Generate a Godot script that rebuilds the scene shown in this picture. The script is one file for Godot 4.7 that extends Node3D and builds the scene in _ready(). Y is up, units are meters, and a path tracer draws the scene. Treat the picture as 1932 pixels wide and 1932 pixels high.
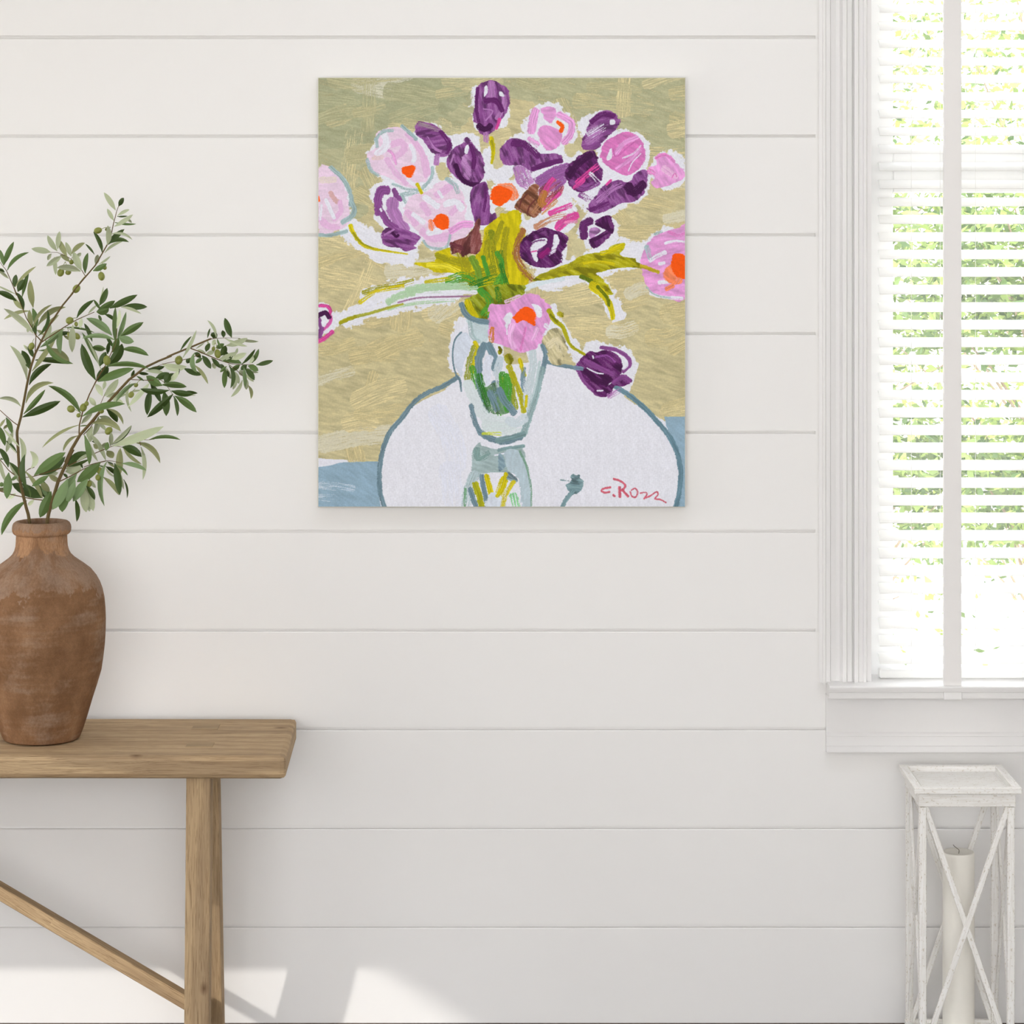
extends Node3D
# A white plank wall with a canvas print, an oak bench carrying a clay jar of olive branches, a window with blinds and a white lantern.
# One photograph pixel is one millimetre on the wall plane (z = 0); x runs right, y up, z out of the wall into the room.

const EYE := Vector3(0.99, 1.55, 4.83)
var rng := RandomNumberGenerator.new()
var M := {}
var used := {}


func _ready() -> void:
	rng.seed = 20240611
	var cam := Camera3D.new()
	cam.name = "camera"
	var near := 0.05
	cam.set_frustum(1.932 * near / EYE.z, Vector2(-0.024, -0.586) * near / EYE.z, near, 120.0)
	cam.position = EYE
	add_child(cam)
	cam.current = true

	var sky_look := ProceduralSkyMaterial.new()
	sky_look.sky_top_color = Color(0.93, 0.955, 1.0)
	sky_look.sky_horizon_color = Color(1.0, 0.99, 0.975)
	sky_look.ground_horizon_color = Color(0.93, 0.92, 0.9)
	sky_look.ground_bottom_color = Color(0.8, 0.79, 0.77)
	sky_look.sky_curve = 0.2
	sky_look.sky_energy_multiplier = 1.0
	sky_look.ground_energy_multiplier = 1.0
	var sky := Sky.new()
	sky.sky_material = sky_look
	var env := Environment.new()
	env.background_mode = Environment.BG_SKY
	env.sky = sky
	env.background_energy_multiplier = 1.0
	env.tonemap_mode = Environment.TONE_MAPPER_LINEAR
	env.tonemap_exposure = 6.0
	env.sdfgi_enabled = true
	env.ssao_enabled = true
	env.ssil_enabled = true
	var we := WorldEnvironment.new()
	we.name = "world"
	we.environment = env
	add_child(we)

	var sun := DirectionalLight3D.new()
	sun.name = "sun"
	sun.light_energy = 0.145
	sun.light_color = Color(1.0, 0.985, 0.965)
	sun.light_angular_distance = 0.9
	sun.shadow_enabled = true
	sun.sky_mode = DirectionalLight3D.SKY_MODE_LIGHT_ONLY
	sun.look_at_from_position(Vector3.ZERO, Vector3(1.94, -1.24, -1.0), Vector3.UP)
	add_child(sun)

	make_materials()
	build_room()
	build_window()
	build_blinds()
	build_canvas()
	build_bench()
	build_jar()
	build_branches()
	build_lantern()
	build_candle()
	build_outside()


# ---------------------------------------------------------------- naming and small helpers

func at(px: float, py: float, d: float) -> Vector3:
	var s := EYE.z / (EYE.z - d)
	return Vector3(EYE.x + (px - 990.0) * 0.001 / s, EYE.y - (py - 380.0) * 0.001 / s, d)


func numbered(called: String) -> String:
	var n: int = used.get(called, 0)
	used[called] = n + 1
	return called if n == 0 else "%s_%03d" % [called, n]


func thing(called: String, label: String, category: String, where := Vector3.ZERO, group := "") -> Node3D:
	var o := Node3D.new()
	o.name = numbered(called)
	o.position = where
	o.set_meta("label", label)
	o.set_meta("category", category)
	if group != "":
		o.set_meta("group", group)
	add_child(o, true)
	return o


func setting(called: String) -> Node3D:
	var o := Node3D.new()
	o.name = called
	o.set_meta("kind", "structure")
	add_child(o, true)
	return o


func part(called: String, st: SurfaceTool, m: Material, parent: Node3D) -> MeshInstance3D:
	st.set_material(m)
	return part_mesh(called, st.commit(), parent)


func part_mesh(called: String, mesh: Mesh, parent: Node3D) -> MeshInstance3D:
	var o := MeshInstance3D.new()
	var k := 1
	var n := called
	while parent.has_node(NodePath(n)):
		n = "%s_%03d" % [called, k]
		k += 1
	o.name = n
	o.mesh = mesh
	parent.add_child(o, true)
	return o


func mb() -> SurfaceTool:
	var st := SurfaceTool.new()
	st.begin(Mesh.PRIMITIVE_TRIANGLES)
	return st


func tri(st: SurfaceTool, a: Vector3, b: Vector3, c: Vector3, n: Vector3, ua := Vector2.ZERO, ub := Vector2.ZERO, uc := Vector2.ZERO) -> void:
	var turn := (b - a).cross(c - a).dot(n) > 0.0   # front faces run clockwise
	st.set_normal(n); st.set_uv(ua); st.add_vertex(a)
	if turn:
		st.set_normal(n); st.set_uv(uc); st.add_vertex(c)
		st.set_normal(n); st.set_uv(ub); st.add_vertex(b)
	else:
		st.set_normal(n); st.set_uv(ub); st.add_vertex(b)
		st.set_normal(n); st.set_uv(uc); st.add_vertex(c)


func tri3(st: SurfaceTool, p: Array, n: Array, u: Array) -> void:
	var order := [0, 1, 2]
	if (p[1] - p[0]).cross(p[2] - p[0]).dot(n[0] + n[1] + n[2]) > 0.0:
		order = [0, 2, 1]
	for i in order:
		st.set_normal(n[i]); st.set_uv(u[i]); st.add_vertex(p[i])


func quad(st: SurfaceTool, a: Vector3, b: Vector3, c: Vector3, d: Vector3, n: Vector3, ua := Vector2.ZERO, ub := Vector2.ZERO, uc := Vector2.ZERO, ud := Vector2.ZERO) -> void:
	tri(st, a, b, c, n, ua, ub, uc)
	tri(st, a, c, d, n, ua, uc, ud)


func box(st: SurfaceTool, lo: Vector3, hi: Vector3, ch := 0.0, edge_st: SurfaceTool = null) -> void:
	bar(st, Transform3D(Basis(), (lo + hi) / 2.0), (hi - lo), ch, 0.0, edge_st)


# A bar with chamfered edges; uv runs in metres with u along its longest side. edge_st, if given, receives the chamfers.
func bar(st: SurfaceTool, t: Transform3D, size: Vector3, ch := 0.001, uv_off := 0.0, edge_st: SurfaceTool = null) -> void:
	var h := size / 2.0
	var long_axis := 0
	for i in 3:
		if size[i] > size[long_axis]:
			long_axis = i
	var es := edge_st if edge_st else st
	for ax in 3:
		var b := (ax + 1) % 3
		var c := (ax + 2) % 3
		for s in [-1.0, 1.0]:
			var n := Vector3.ZERO
			n[ax] = s
			var q := []
			for k in [[-1, -1], [1, -1], [1, 1], [-1, 1]]:
				var v := Vector3.ZERO
				v[ax] = s * h[ax]
				v[b] = k[0] * (h[b] - ch)
				v[c] = k[1] * (h[c] - ch)
				q.append(v)
			bar_face(st, t, q, n, long_axis, uv_off)
	if ch <= 0.0:
		return
	for ax in 3:
		var b := (ax + 1) % 3
		var c := (ax + 2) % 3
		for s in [-1.0, 1.0]:
			for r in [-1.0, 1.0]:
				var n := Vector3.ZERO
				n[b] = s
				n[c] = r
				var q := []
				for k in [[-1, 0], [1, 0], [1, 1], [-1, 1]]:
					var v := Vector3.ZERO
					v[ax] = k[0] * (h[ax] - ch)
					v[b] = s * (h[b] - (ch if k[1] else 0.0))
					v[c] = r * (h[c] - (0.0 if k[1] else ch))
					q.append(v)
				bar_face(es, t, q, n.normalized(), long_axis, uv_off)
	for sx in [-1.0, 1.0]:
		for sy in [-1.0, 1.0]:
			for sz in [-1.0, 1.0]:
				var a := Vector3(sx * h.x, sy * (h.y - ch), sz * (h.z - ch))
				var b2 := Vector3(sx * (h.x - ch), sy * h.y, sz * (h.z - ch))
				var c2 := Vector3(sx * (h.x - ch), sy * (h.y - ch), sz * h.z)
				tri(es, t * a, t * b2, t * c2, (t.basis * Vector3(sx, sy, sz)).normalized())


func bar_face(st: SurfaceTool, t: Transform3D, q: Array, n: Vector3, long_axis: int, uv_off: float) -> void:
	var across := 0
	var least := 9.0
	for i in 3:
		if i != long_axis and absf(n[i]) < least:
			least = absf(n[i])
			across = i
	var uv := []
	for v in q:
		var e := uv_off + 0.37 * across + (0.13 if n.x + n.y + n.z > 0 else 0.0)
		if absf(n[long_axis]) > 0.9:
			uv.append(Vector2(v[(long_axis + 1) % 3], v[(long_axis + 2) % 3] + e))
		else:
			uv.append(Vector2(v[long_axis] + uv_off * 3.1, v[across] + e))
	quad(st, t * q[0], t * q[1], t * q[2], t * q[3], (t.basis * n).normalized(), uv[0], uv[1], uv[2], uv[3])


# A closed outline in the plane of u and v, swept along w.
func sweep(st: SurfaceTool, outline: Array, o: Vector3, u: Vector3, v: Vector3, w: Vector3, caps := true) -> void:
	var pts := PackedVector2Array()
	for p in outline:
		pts.append(p)
	var ccw := not Geometry2D.is_polygon_clockwise(pts)
	var run := 0.0
	for i in pts.size():
		var p := pts[i]
		var q := pts[(i + 1) % pts.size()]
		var e := (q - p)
		if e.length() < 1e-7:
			continue
		var n2 := Vector2(e.y, -e.x).normalized() * (1.0 if ccw else -1.0)
		var n := (u * n2.x + v * n2.y).normalized()
		var a := o + u * p.x + v * p.y
		var b := o + u * q.x + v * q.y
		quad(st, a, b, b + w, a + w, n, Vector2(0, run), Vector2(0, run + e.length()), Vector2(w.length(), run + e.length()), Vector2(w.length(), run))
		run += e.length()
	if caps:
		var ids := Geometry2D.triangulate_polygon(pts)
		for k in range(0, ids.size(), 3):
			var a := o + u * pts[ids[k]].x + v * pts[ids[k]].y
			var b := o + u * pts[ids[k + 1]].x + v * pts[ids[k + 1]].y
			var c := o + u * pts[ids[k + 2]].x + v * pts[ids[k + 2]].y
			tri(st, a, b, c, -w.normalized(), pts[ids[k]], pts[ids[k + 1]], pts[ids[k + 2]])
			tri(st, a + w, b + w, c + w, w.normalized(), pts[ids[k]], pts[ids[k + 1]], pts[ids[k + 2]])


# A profile of (radius, height) turned about the y axis.
func lathe(st: SurfaceTool, prof: Array, segs := 72) -> void:
	var n := prof.size()
	var nor := []
	var run := [0.0]
	for i in n:
		var a: Vector2 = prof[maxi(i - 1, 0)]
		var b: Vector2 = prof[mini(i + 1, n - 1)]
		var d := (b - a).normalized()
		nor.append(Vector2(d.y, -d.x))
		if i > 0:
			run.append(run[i - 1] + prof[i].distance_to(prof[i - 1]))
	for i in n - 1:
		for k in segs:
			var p := []
			var m := []
			var uv := []
			for c in [[i, k], [i + 1, k], [i + 1, k + 1], [i, k + 1]]:
				var an: float = TAU * c[1] / segs
				var dir: Vector3 = Vector3(cos(an), 0, sin(an))
				p.append(dir * prof[c[0]].x + Vector3.UP * prof[c[0]].y)
				m.append((dir * nor[c[0]].x + Vector3.UP * nor[c[0]].y).normalized())
				uv.append(Vector2(float(c[1]) / segs, run[c[0]]))
			tri3(st, [p[0], p[1], p[2]], [m[0], m[1], m[2]], [uv[0], uv[1], uv[2]])
			tri3(st, [p[0], p[2], p[3]], [m[0], m[2], m[3]], [uv[0], uv[2], uv[3]])


# A tube through points, its radius going evenly from r0 to r1.
func tube(st: SurfaceTool, pts: Array, r0: float, r1: float, sides := 7) -> void:
	var c := Curve3D.new()
	for i in pts.size():
		var a: Vector3 = pts[maxi(i - 1, 0)]
		var b: Vector3 = pts[mini(i + 1, pts.size() - 1)]
		var h := (b - a) / 6.0
		c.add_point(pts[i], -h, h)
	var path := c.tessellate(3, 6.0)
	var rings := []
	var dirs := []
	for i in path.size():
		var d := (path[mini(i + 1, path.size() - 1)] - path[maxi(i - 1, 0)]).normalized()
		var s := d.cross(Vector3(0.13, 0.21, 0.97)).normalized()
		var t := d.cross(s).normalized()
		var r := lerpf(r0, r1, float(i) / maxi(path.size() - 1, 1))
		var ring := []
		var nd := []
		for k in sides + 1:
			var an := TAU * k / sides
			var n := s * cos(an) + t * sin(an)
			nd.append(n)
			ring.append(path[i] + n * r)
		rings.append(ring)
		dirs.append(nd)
	for i in path.size() - 1:
		for k in sides:
			var u0 := Vector2(i * 0.1, float(k) / sides)
			tri3(st, [rings[i][k], rings[i + 1][k], rings[i + 1][k + 1]], [dirs[i][k], dirs[i + 1][k], dirs[i + 1][k + 1]], [u0, u0, u0])
			tri3(st, [rings[i][k], rings[i + 1][k + 1], rings[i][k + 1]], [dirs[i][k], dirs[i + 1][k + 1], dirs[i][k + 1]], [u0, u0, u0])
	for e in [0, path.size() - 1]:
		var n := (path[0] - path[1]).normalized() if e == 0 else (path[e] - path[e - 1]).normalized()
		for k in sides:
			tri(st, path[e], rings[e][k], rings[e][k + 1], n)


func ball(st: SurfaceTool, o: Vector3, up: Vector3, rx: float, ry: float, segs := 14) -> void:
	var y := up.normalized()
	var x := y.cross(Vector3(0.2, 0.1, 0.97)).normalized()
	var z := x.cross(y)
	var rows := 9
	var g := func(i: int, k: int) -> Array:
		var a := PI * i / rows - PI / 2
		var b := TAU * k / segs
		var n := Vector3(cos(a) * cos(b), sin(a), cos(a) * sin(b))
		return [o + x * n.x * rx + y * n.y * ry + z * n.z * rx, (x * n.x / rx + y * n.y / ry + z * n.z / rx).normalized()]
	for i in rows:
		for k in segs:
			var a: Array = g.call(i, k)
			var b: Array = g.call(i + 1, k)
			var c: Array = g.call(i + 1, k + 1)
			var d: Array = g.call(i, k + 1)
			var u := Vector2.ZERO
			tri3(st, [a[0], b[0], c[0]], [a[1], b[1], c[1]], [u, u, u])
			tri3(st, [a[0], c[0], d[0]], [a[1], c[1], d[1]], [u, u, u])


func mat(called: String, c: Color, rough := 0.6, spec := 0.4) -> StandardMaterial3D:
	var m := StandardMaterial3D.new()
	m.resource_name = called
	m.albedo_color = c
	m.roughness = rough
	m.metallic_specular = spec
	M[called] = m
	return m


func noise(seed_: int, freq: float, octaves := 4) -> FastNoiseLite:
	var n := FastNoiseLite.new()
	n.seed = seed_
	n.noise_type = FastNoiseLite.TYPE_SIMPLEX_SMOOTH
	n.frequency = freq
	n.fractal_octaves = octaves
	return n


func picture(w: int, h: int, f: Callable) -> ImageTexture:
	var data := PackedByteArray()
	data.resize(w * h * 3)
	var k := 0
	for y in h:
		for x in w:
			var c: Color = f.call(x, y)
			data[k] = clampi(int(c.r * 255.0), 0, 255)
			data[k + 1] = clampi(int(c.g * 255.0), 0, 255)
			data[k + 2] = clampi(int(c.b * 255.0), 0, 255)
			k += 3
	return ImageTexture.create_from_image(Image.create_from_data(w, h, false, Image.FORMAT_RGB8, data))


func make_materials() -> void:
	mat("wall_paint", Color8(239, 237, 234), 0.55, 0.35)
	var grain := NoiseTexture2D.new()
	grain.width = 512; grain.height = 512; grain.seamless = true
	grain.noise = noise(3, 0.02, 5)
	M.wall_paint.uv1_triplanar = true
	M.wall_paint.uv1_world_triplanar = true
	M.wall_paint.uv1_scale = Vector3(0.7, 9.0, 1.0)
	mat("trim_paint", Color8(234, 232, 230), 0.4, 0.45)
	mat("post_paint", Color8(235, 232, 229), 0.5, 0.4)
	mat("ceiling_paint", Color8(243, 242, 240), 0.9, 0.2)
	mat("sash_paint", Color8(250, 250, 249), 0.35, 0.45)
	var slat := mat("slat_paint", Color8(248, 247, 245), 0.4, 0.4)
	slat.backlight_enabled = true
	slat.backlight = Color(0.9, 0.9, 0.89)
	mat("cord", Color8(240, 239, 236), 0.8, 0.2)
	var glass := mat("glass", Color(1, 1, 1, 0.04), 0.02, 0.5)
	glass.transparency = BaseMaterial3D.TRANSPARENCY_ALPHA

	# oak: long fibres along u, pores, a few darker heart streaks and knots
	var n1 := noise(11, 1.0, 3)
	var n2 := noise(12, 1.0, 2)
	var n3 := noise(13, 1.0, 2)
	var oak := func(x: int, y: int) -> Color:
		var u := x / 1024.0
		var v := y / 768.0
		var bend := 0.016 * n3.get_noise_2d(u * 2.6, v * 3.0)
		var a := n1.get_noise_2d(u * 2.0, (v + bend) * 15.0)
		var b := n2.get_noise_2d(u * 7.0, (v + bend) * 120.0)
		var hair := n2.get_noise_2d(u * 11.0 + 50.0, (v + bend) * 290.0)
		var pore := n3.get_noise_2d(u * 15.0 + 40.0, (v + bend) * 210.0)
		var stain := n1.get_noise_2d(u * 1.4 + 9.0, v * 5.0 + 3.0)
		var t := clampf(0.50 + 0.34 * a + 0.26 * b + 0.16 * hair, 0.0, 1.0)
		var c := Color8(150, 123, 92).lerp(Color8(210, 184, 145), t)
		if pore > 0.30:
			c = c.lerp(Color8(108, 84, 58), minf((pore - 0.30) * 2.2, 0.55))
		if stain > 0.18:
			c = c.lerp(Color8(118, 98, 78), minf((stain - 0.18) * 1.2, 0.3))
		for kn in [[0.23, 0.62, 0.010], [0.71, 0.28, 0.008], [0.5, 0.84, 0.007]]:
			var d := Vector2((u - kn[0]) * 1.6, v - kn[1]).length()
			if d < kn[2] * 3.0:
				c = c.lerp(Color8(90, 66, 46), clampf(1.0 - d / (kn[2] * 3.0), 0, 1) * 0.7)
		return c
	var oak_tex := picture(1024, 768, oak)
	var wood := mat("oak", Color8(255, 255, 255), 0.68, 0.3)
	wood.albedo_texture = oak_tex
	wood.uv1_scale = Vector3(1.0 / 1.1, 1.0 / 0.42, 1)
	wood.heightmap_enabled = true
	wood.heightmap_texture = oak_tex
	wood.heightmap_scale = 0.09
	var dark := wood.duplicate()
	dark.resource_name = "oak_tenon"
	dark.albedo_color = Color8(240, 241, 240)
	dark.uv1_offset = Vector3(0.31, 0.47, 0)
	M["oak_tenon"] = dark

	# fired clay: orange brown, rubbed with a pale mauve slip that has worn off in patches
	var c1 := noise(21, 1.0, 4)
	var c2 := noise(22, 1.0, 3)
	var c3 := noise(23, 1.0, 2)
	var clay := func(x: int, y: int) -> Color:
		var an := x / 768.0 * TAU
		var v := y / 768.0
		var p := Vector3(cos(an), sin(an), v * 4.0)
		var a := c1.get_noise_3d(p.x * 1.6, p.y * 1.6, p.z * 1.5)
		var b := c2.get_noise_3d(p.x * 1.2, p.y * 1.2, p.z * 16.0)
		var f := c3.get_noise_3d(p.x * 60.0, p.y * 60.0, p.z * 60.0)
		var g := c3.get_noise_3d(p.x * 17.0, p.y * 17.0, p.z * 17.0)
		var c := Color8(114, 82, 57).lerp(Color8(152, 116, 86), clampf(0.42 + 0.7 * a + 0.13 * b, 0.0, 1.0))
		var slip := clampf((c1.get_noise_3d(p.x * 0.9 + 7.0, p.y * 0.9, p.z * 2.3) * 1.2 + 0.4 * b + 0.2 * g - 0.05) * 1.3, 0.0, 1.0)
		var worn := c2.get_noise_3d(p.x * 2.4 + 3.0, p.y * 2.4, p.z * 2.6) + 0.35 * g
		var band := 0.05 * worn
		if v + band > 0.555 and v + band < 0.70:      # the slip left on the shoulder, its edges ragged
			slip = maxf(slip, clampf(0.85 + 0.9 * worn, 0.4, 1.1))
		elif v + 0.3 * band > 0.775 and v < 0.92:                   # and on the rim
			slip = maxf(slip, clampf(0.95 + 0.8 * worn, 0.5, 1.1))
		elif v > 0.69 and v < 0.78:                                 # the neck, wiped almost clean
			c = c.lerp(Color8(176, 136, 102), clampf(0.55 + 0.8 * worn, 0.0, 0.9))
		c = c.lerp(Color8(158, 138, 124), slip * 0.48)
		c = c * (1.0 + 0.10 * f + 0.05 * g)
		return c
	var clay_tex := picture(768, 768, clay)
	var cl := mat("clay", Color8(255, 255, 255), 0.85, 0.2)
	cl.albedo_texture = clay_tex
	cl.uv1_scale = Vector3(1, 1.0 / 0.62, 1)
	cl.heightmap_enabled = true
	cl.heightmap_texture = clay_tex
	cl.heightmap_scale = 0.04

	mat("bark", Color8(104, 88, 58), 0.8, 0.2)
	mat("twig", Color8(108, 86, 56), 0.8, 0.2)
	for k in [["leaf_D", 66, 87, 37], ["leaf_M", 96, 121, 65], ["leaf_G", 124, 148, 99], ["leaf_L", 182, 190, 154], ["leaf_O", 156, 160, 112], ["leaf_P", 208, 217, 180]]:  # M and G tops: sky sheen on darker leaves put into the colour
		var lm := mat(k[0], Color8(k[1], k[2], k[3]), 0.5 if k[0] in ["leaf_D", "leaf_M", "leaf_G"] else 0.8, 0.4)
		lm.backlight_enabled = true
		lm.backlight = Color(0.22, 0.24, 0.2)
	mat("olive", Color8(128, 134, 56), 0.42, 0.5)

	# brushed white paint on wood, rubbed through on the edges
	var d1 := noise(31, 1.0, 3)
	var rub := func(x: int, y: int) -> Color:
		var u := x / 512.0
		var v := y / 256.0
		var a := d1.get_noise_2d(u * 60.0, v * 60.0)
		var b := d1.get_noise_2d(u * 9.0, v * 14.0)
		return Color8(240, 237, 230).lerp(Color8(182, 170, 148), clampf(a * 1.5 + b * 0.8 - 0.26, 0.0, 0.75))
	var paint := func(x: int, y: int) -> Color:
		var u := x / 512.0
		var v := y / 256.0
		var a := d1.get_noise_2d(u * 5.0, v * 40.0)
		var b := d1.get_noise_2d(u * 30.0, v * 30.0)
		var c := Color8(246, 244, 240).lerp(Color8(222, 217, 207), clampf(0.35 + 0.8 * a, 0.0, 1.0) * 0.6)
		return c.lerp(Color8(178, 164, 140), clampf((b - 0.38) * 2.0, 0.0, 0.5))
	var w1 := mat("worn_white", Color8(255, 255, 255), 0.7, 0.3)
	w1.albedo_texture = picture(512, 256, paint)
	w1.uv1_scale = Vector3(3.0, 6.0, 1)
	var w2 := mat("worn_edge", Color8(255, 255, 255), 0.8, 0.2)
	w2.albedo_texture = picture(512, 256, rub)
	w2.uv1_scale = Vector3(3.0, 6.0, 1)
	mat("wax", Color8(240, 236, 226), 0.45, 0.4)
	mat("wick", Color8(120, 112, 104), 0.9, 0.1)
	mat("canvas_side", Color8(214, 212, 200), 0.85, 0.2)
	mat("pine", Color8(196, 170, 130), 0.7, 0.3)

	var floor_look := func(x: int, y: int) -> Color:
		var u := x / 256.0
		var v := y / 256.0
		return Color8(62, 51, 44).lerp(Color8(88, 73, 60), clampf(0.5 + n1.get_noise_2d(u * 3.0, v * 40.0), 0, 1))
	var fl := mat("floor_wood", Color8(255, 255, 255), 0.5, 0.4)
	fl.albedo_texture = picture(256, 256, floor_look)
	mat("paving", Color8(226, 221, 212), 0.9, 0.2)
	mat("tree_bark", Color8(150, 132, 112), 0.9, 0.1)
	var tl := mat("tree_leaf", Color8(255, 255, 255), 0.6, 0.3)
	tl.vertex_color_use_as_albedo = true
	tl.backlight_enabled = true
	tl.backlight = Color(0.7, 0.75, 0.6)


# ---------------------------------------------------------------- the room

func slab(st: SurfaceTool, x0: float, x1: float, y0: float, y1: float, z0: float, z1: float) -> void:
	box(st, Vector3(x0, y0, z0), Vector3(x1, y1, z1))


func build_room() -> void:
	var X0 := -1.9
	var X1 := 2.6
	var Z1 := 6.2
	var H := 2.7
	var T := 0.14
	var fl := setting("floor")
	var st := mb()
	slab(st, X0 - T, X1 + T, -0.12, -0.004, -T, Z1 + T)
	part("subfloor", st, M.floor_wood, fl)
	for k in 32:                                                    # floor boards run along the wall
		var b := mb()
		var z0 := 0.0 + k * 0.195
		bar(b, Transform3D(Basis(), Vector3((X0 + X1) / 2, -0.004, z0 + 0.0965)), Vector3(X1 - X0, 0.008, 0.193), 0.001, 0.17 * k)
		part("plank", b, M.floor_wood, fl)

	var ce := setting("ceiling")
	st = mb()
	slab(st, X0 - T, 0.50, H, H + 0.15, -T, Z1 + T)                  # added unseen opening, let in to brighten the upper wall and lantern lid
	slab(st, 1.95, X1 + T, H, H + 0.15, -T, Z1 + T)
	slab(st, 0.50, 1.95, H, H + 0.15, -T, 0.80)
	slab(st, 0.50, 1.95, H, H + 0.15, 1.22, Z1 + T)
	part("ceiling_slab", st, M.ceiling_paint, ce)

	var wb := setting("wall_back")
	st = mb()
	slab(st, X0 - T, 1.61, 0.0, H, -T, -0.012)
	slab(st, 2.045, X1 + T, 0.0, H, -T, -0.012)
	slab(st, 1.61, 2.045, 0.0, 0.60, -T, -0.012)
	slab(st, 1.61, 2.045, 2.34, H, -T, -0.012)
	part("wall_core", st, M.wall_paint, wb)
	# planks: a small step between neighbours, the lower one's top arris eased so that it catches the light
	var pitch := 0.18645
	for k in range(-5, 11):
		var top := 1.93 - 0.0700 - pitch * (k - 1) - 0.0026
		var low := 1.93 - 0.0700 - pitch * k + 0.0026
		low = maxf(low, 0.0)
		top = minf(top, H)
		if top - low < 0.01:
			continue
		var out := [Vector2(-0.012, low), Vector2(0.0, low), Vector2(0.0, top - 0.0018), Vector2(-0.0018, top), Vector2(-0.0072, top), Vector2(-0.0072, top + 0.0052), Vector2(-0.012, top + 0.0052)]
		var runs := [[X0, X1]]
		if low > 0.70:
			runs = [[X0, 1.5600], [2.10, X1]]
		elif low > 0.50:
			runs = [[X0, 1.5600], [2.10, X1]]
		for r in runs:
			var b := mb()
			sweep(b, out, Vector3(r[0], 0, 0), Vector3(0, 0, 1), Vector3.UP, Vector3(r[1] - r[0], 0, 0))
			part("board", b, M.wall_paint, wb)

	var wl := setting("wall_left")
	st = mb()
	slab(st, X0 - T, X0, 0.0, H, -T, 0.30)
	slab(st, X0 - T, X0, 0.0, H, 1.523, Z1)
	slab(st, X0 - T, X0, 0.0, 0.55, 0.30, 1.523)
	slab(st, X0 - T, X0, 1.864, H, 0.30, 1.523)
	part("wall_core", st, M.wall_paint, wl)
	var wr := setting("wall_right")
	st = mb()
	slab(st, X1, X1 + T, 0.0, H, 0.0, Z1)
	part("wall_core", st, M.wall_paint, wr)
	var wf := setting("wall_front")
	st = mb()
	slab(st, X0 - T, -1.7, 0.0, H, Z1, Z1 + T)
	slab(st, 2.4, X1 + T, 0.0, H, Z1, Z1 + T)
	slab(st, -1.7, 2.4, 0.0, 0.25, Z1, Z1 + T)
	slab(st, -1.7, 2.4, 2.6, H, Z1, Z1 + T)
	part("wall_core", st, M.wall_paint, wf)
	var w3 := setting("window_3")
	st = mb()
	slab(st, -0.37, -0.31, 0.25, 2.6, Z1 + 0.03, Z1 + 0.09)
	slab(st, 1.01, 1.07, 0.25, 2.6, Z1 + 0.03, Z1 + 0.09)
	part("mullion", st, M.trim_paint, w3)


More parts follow.
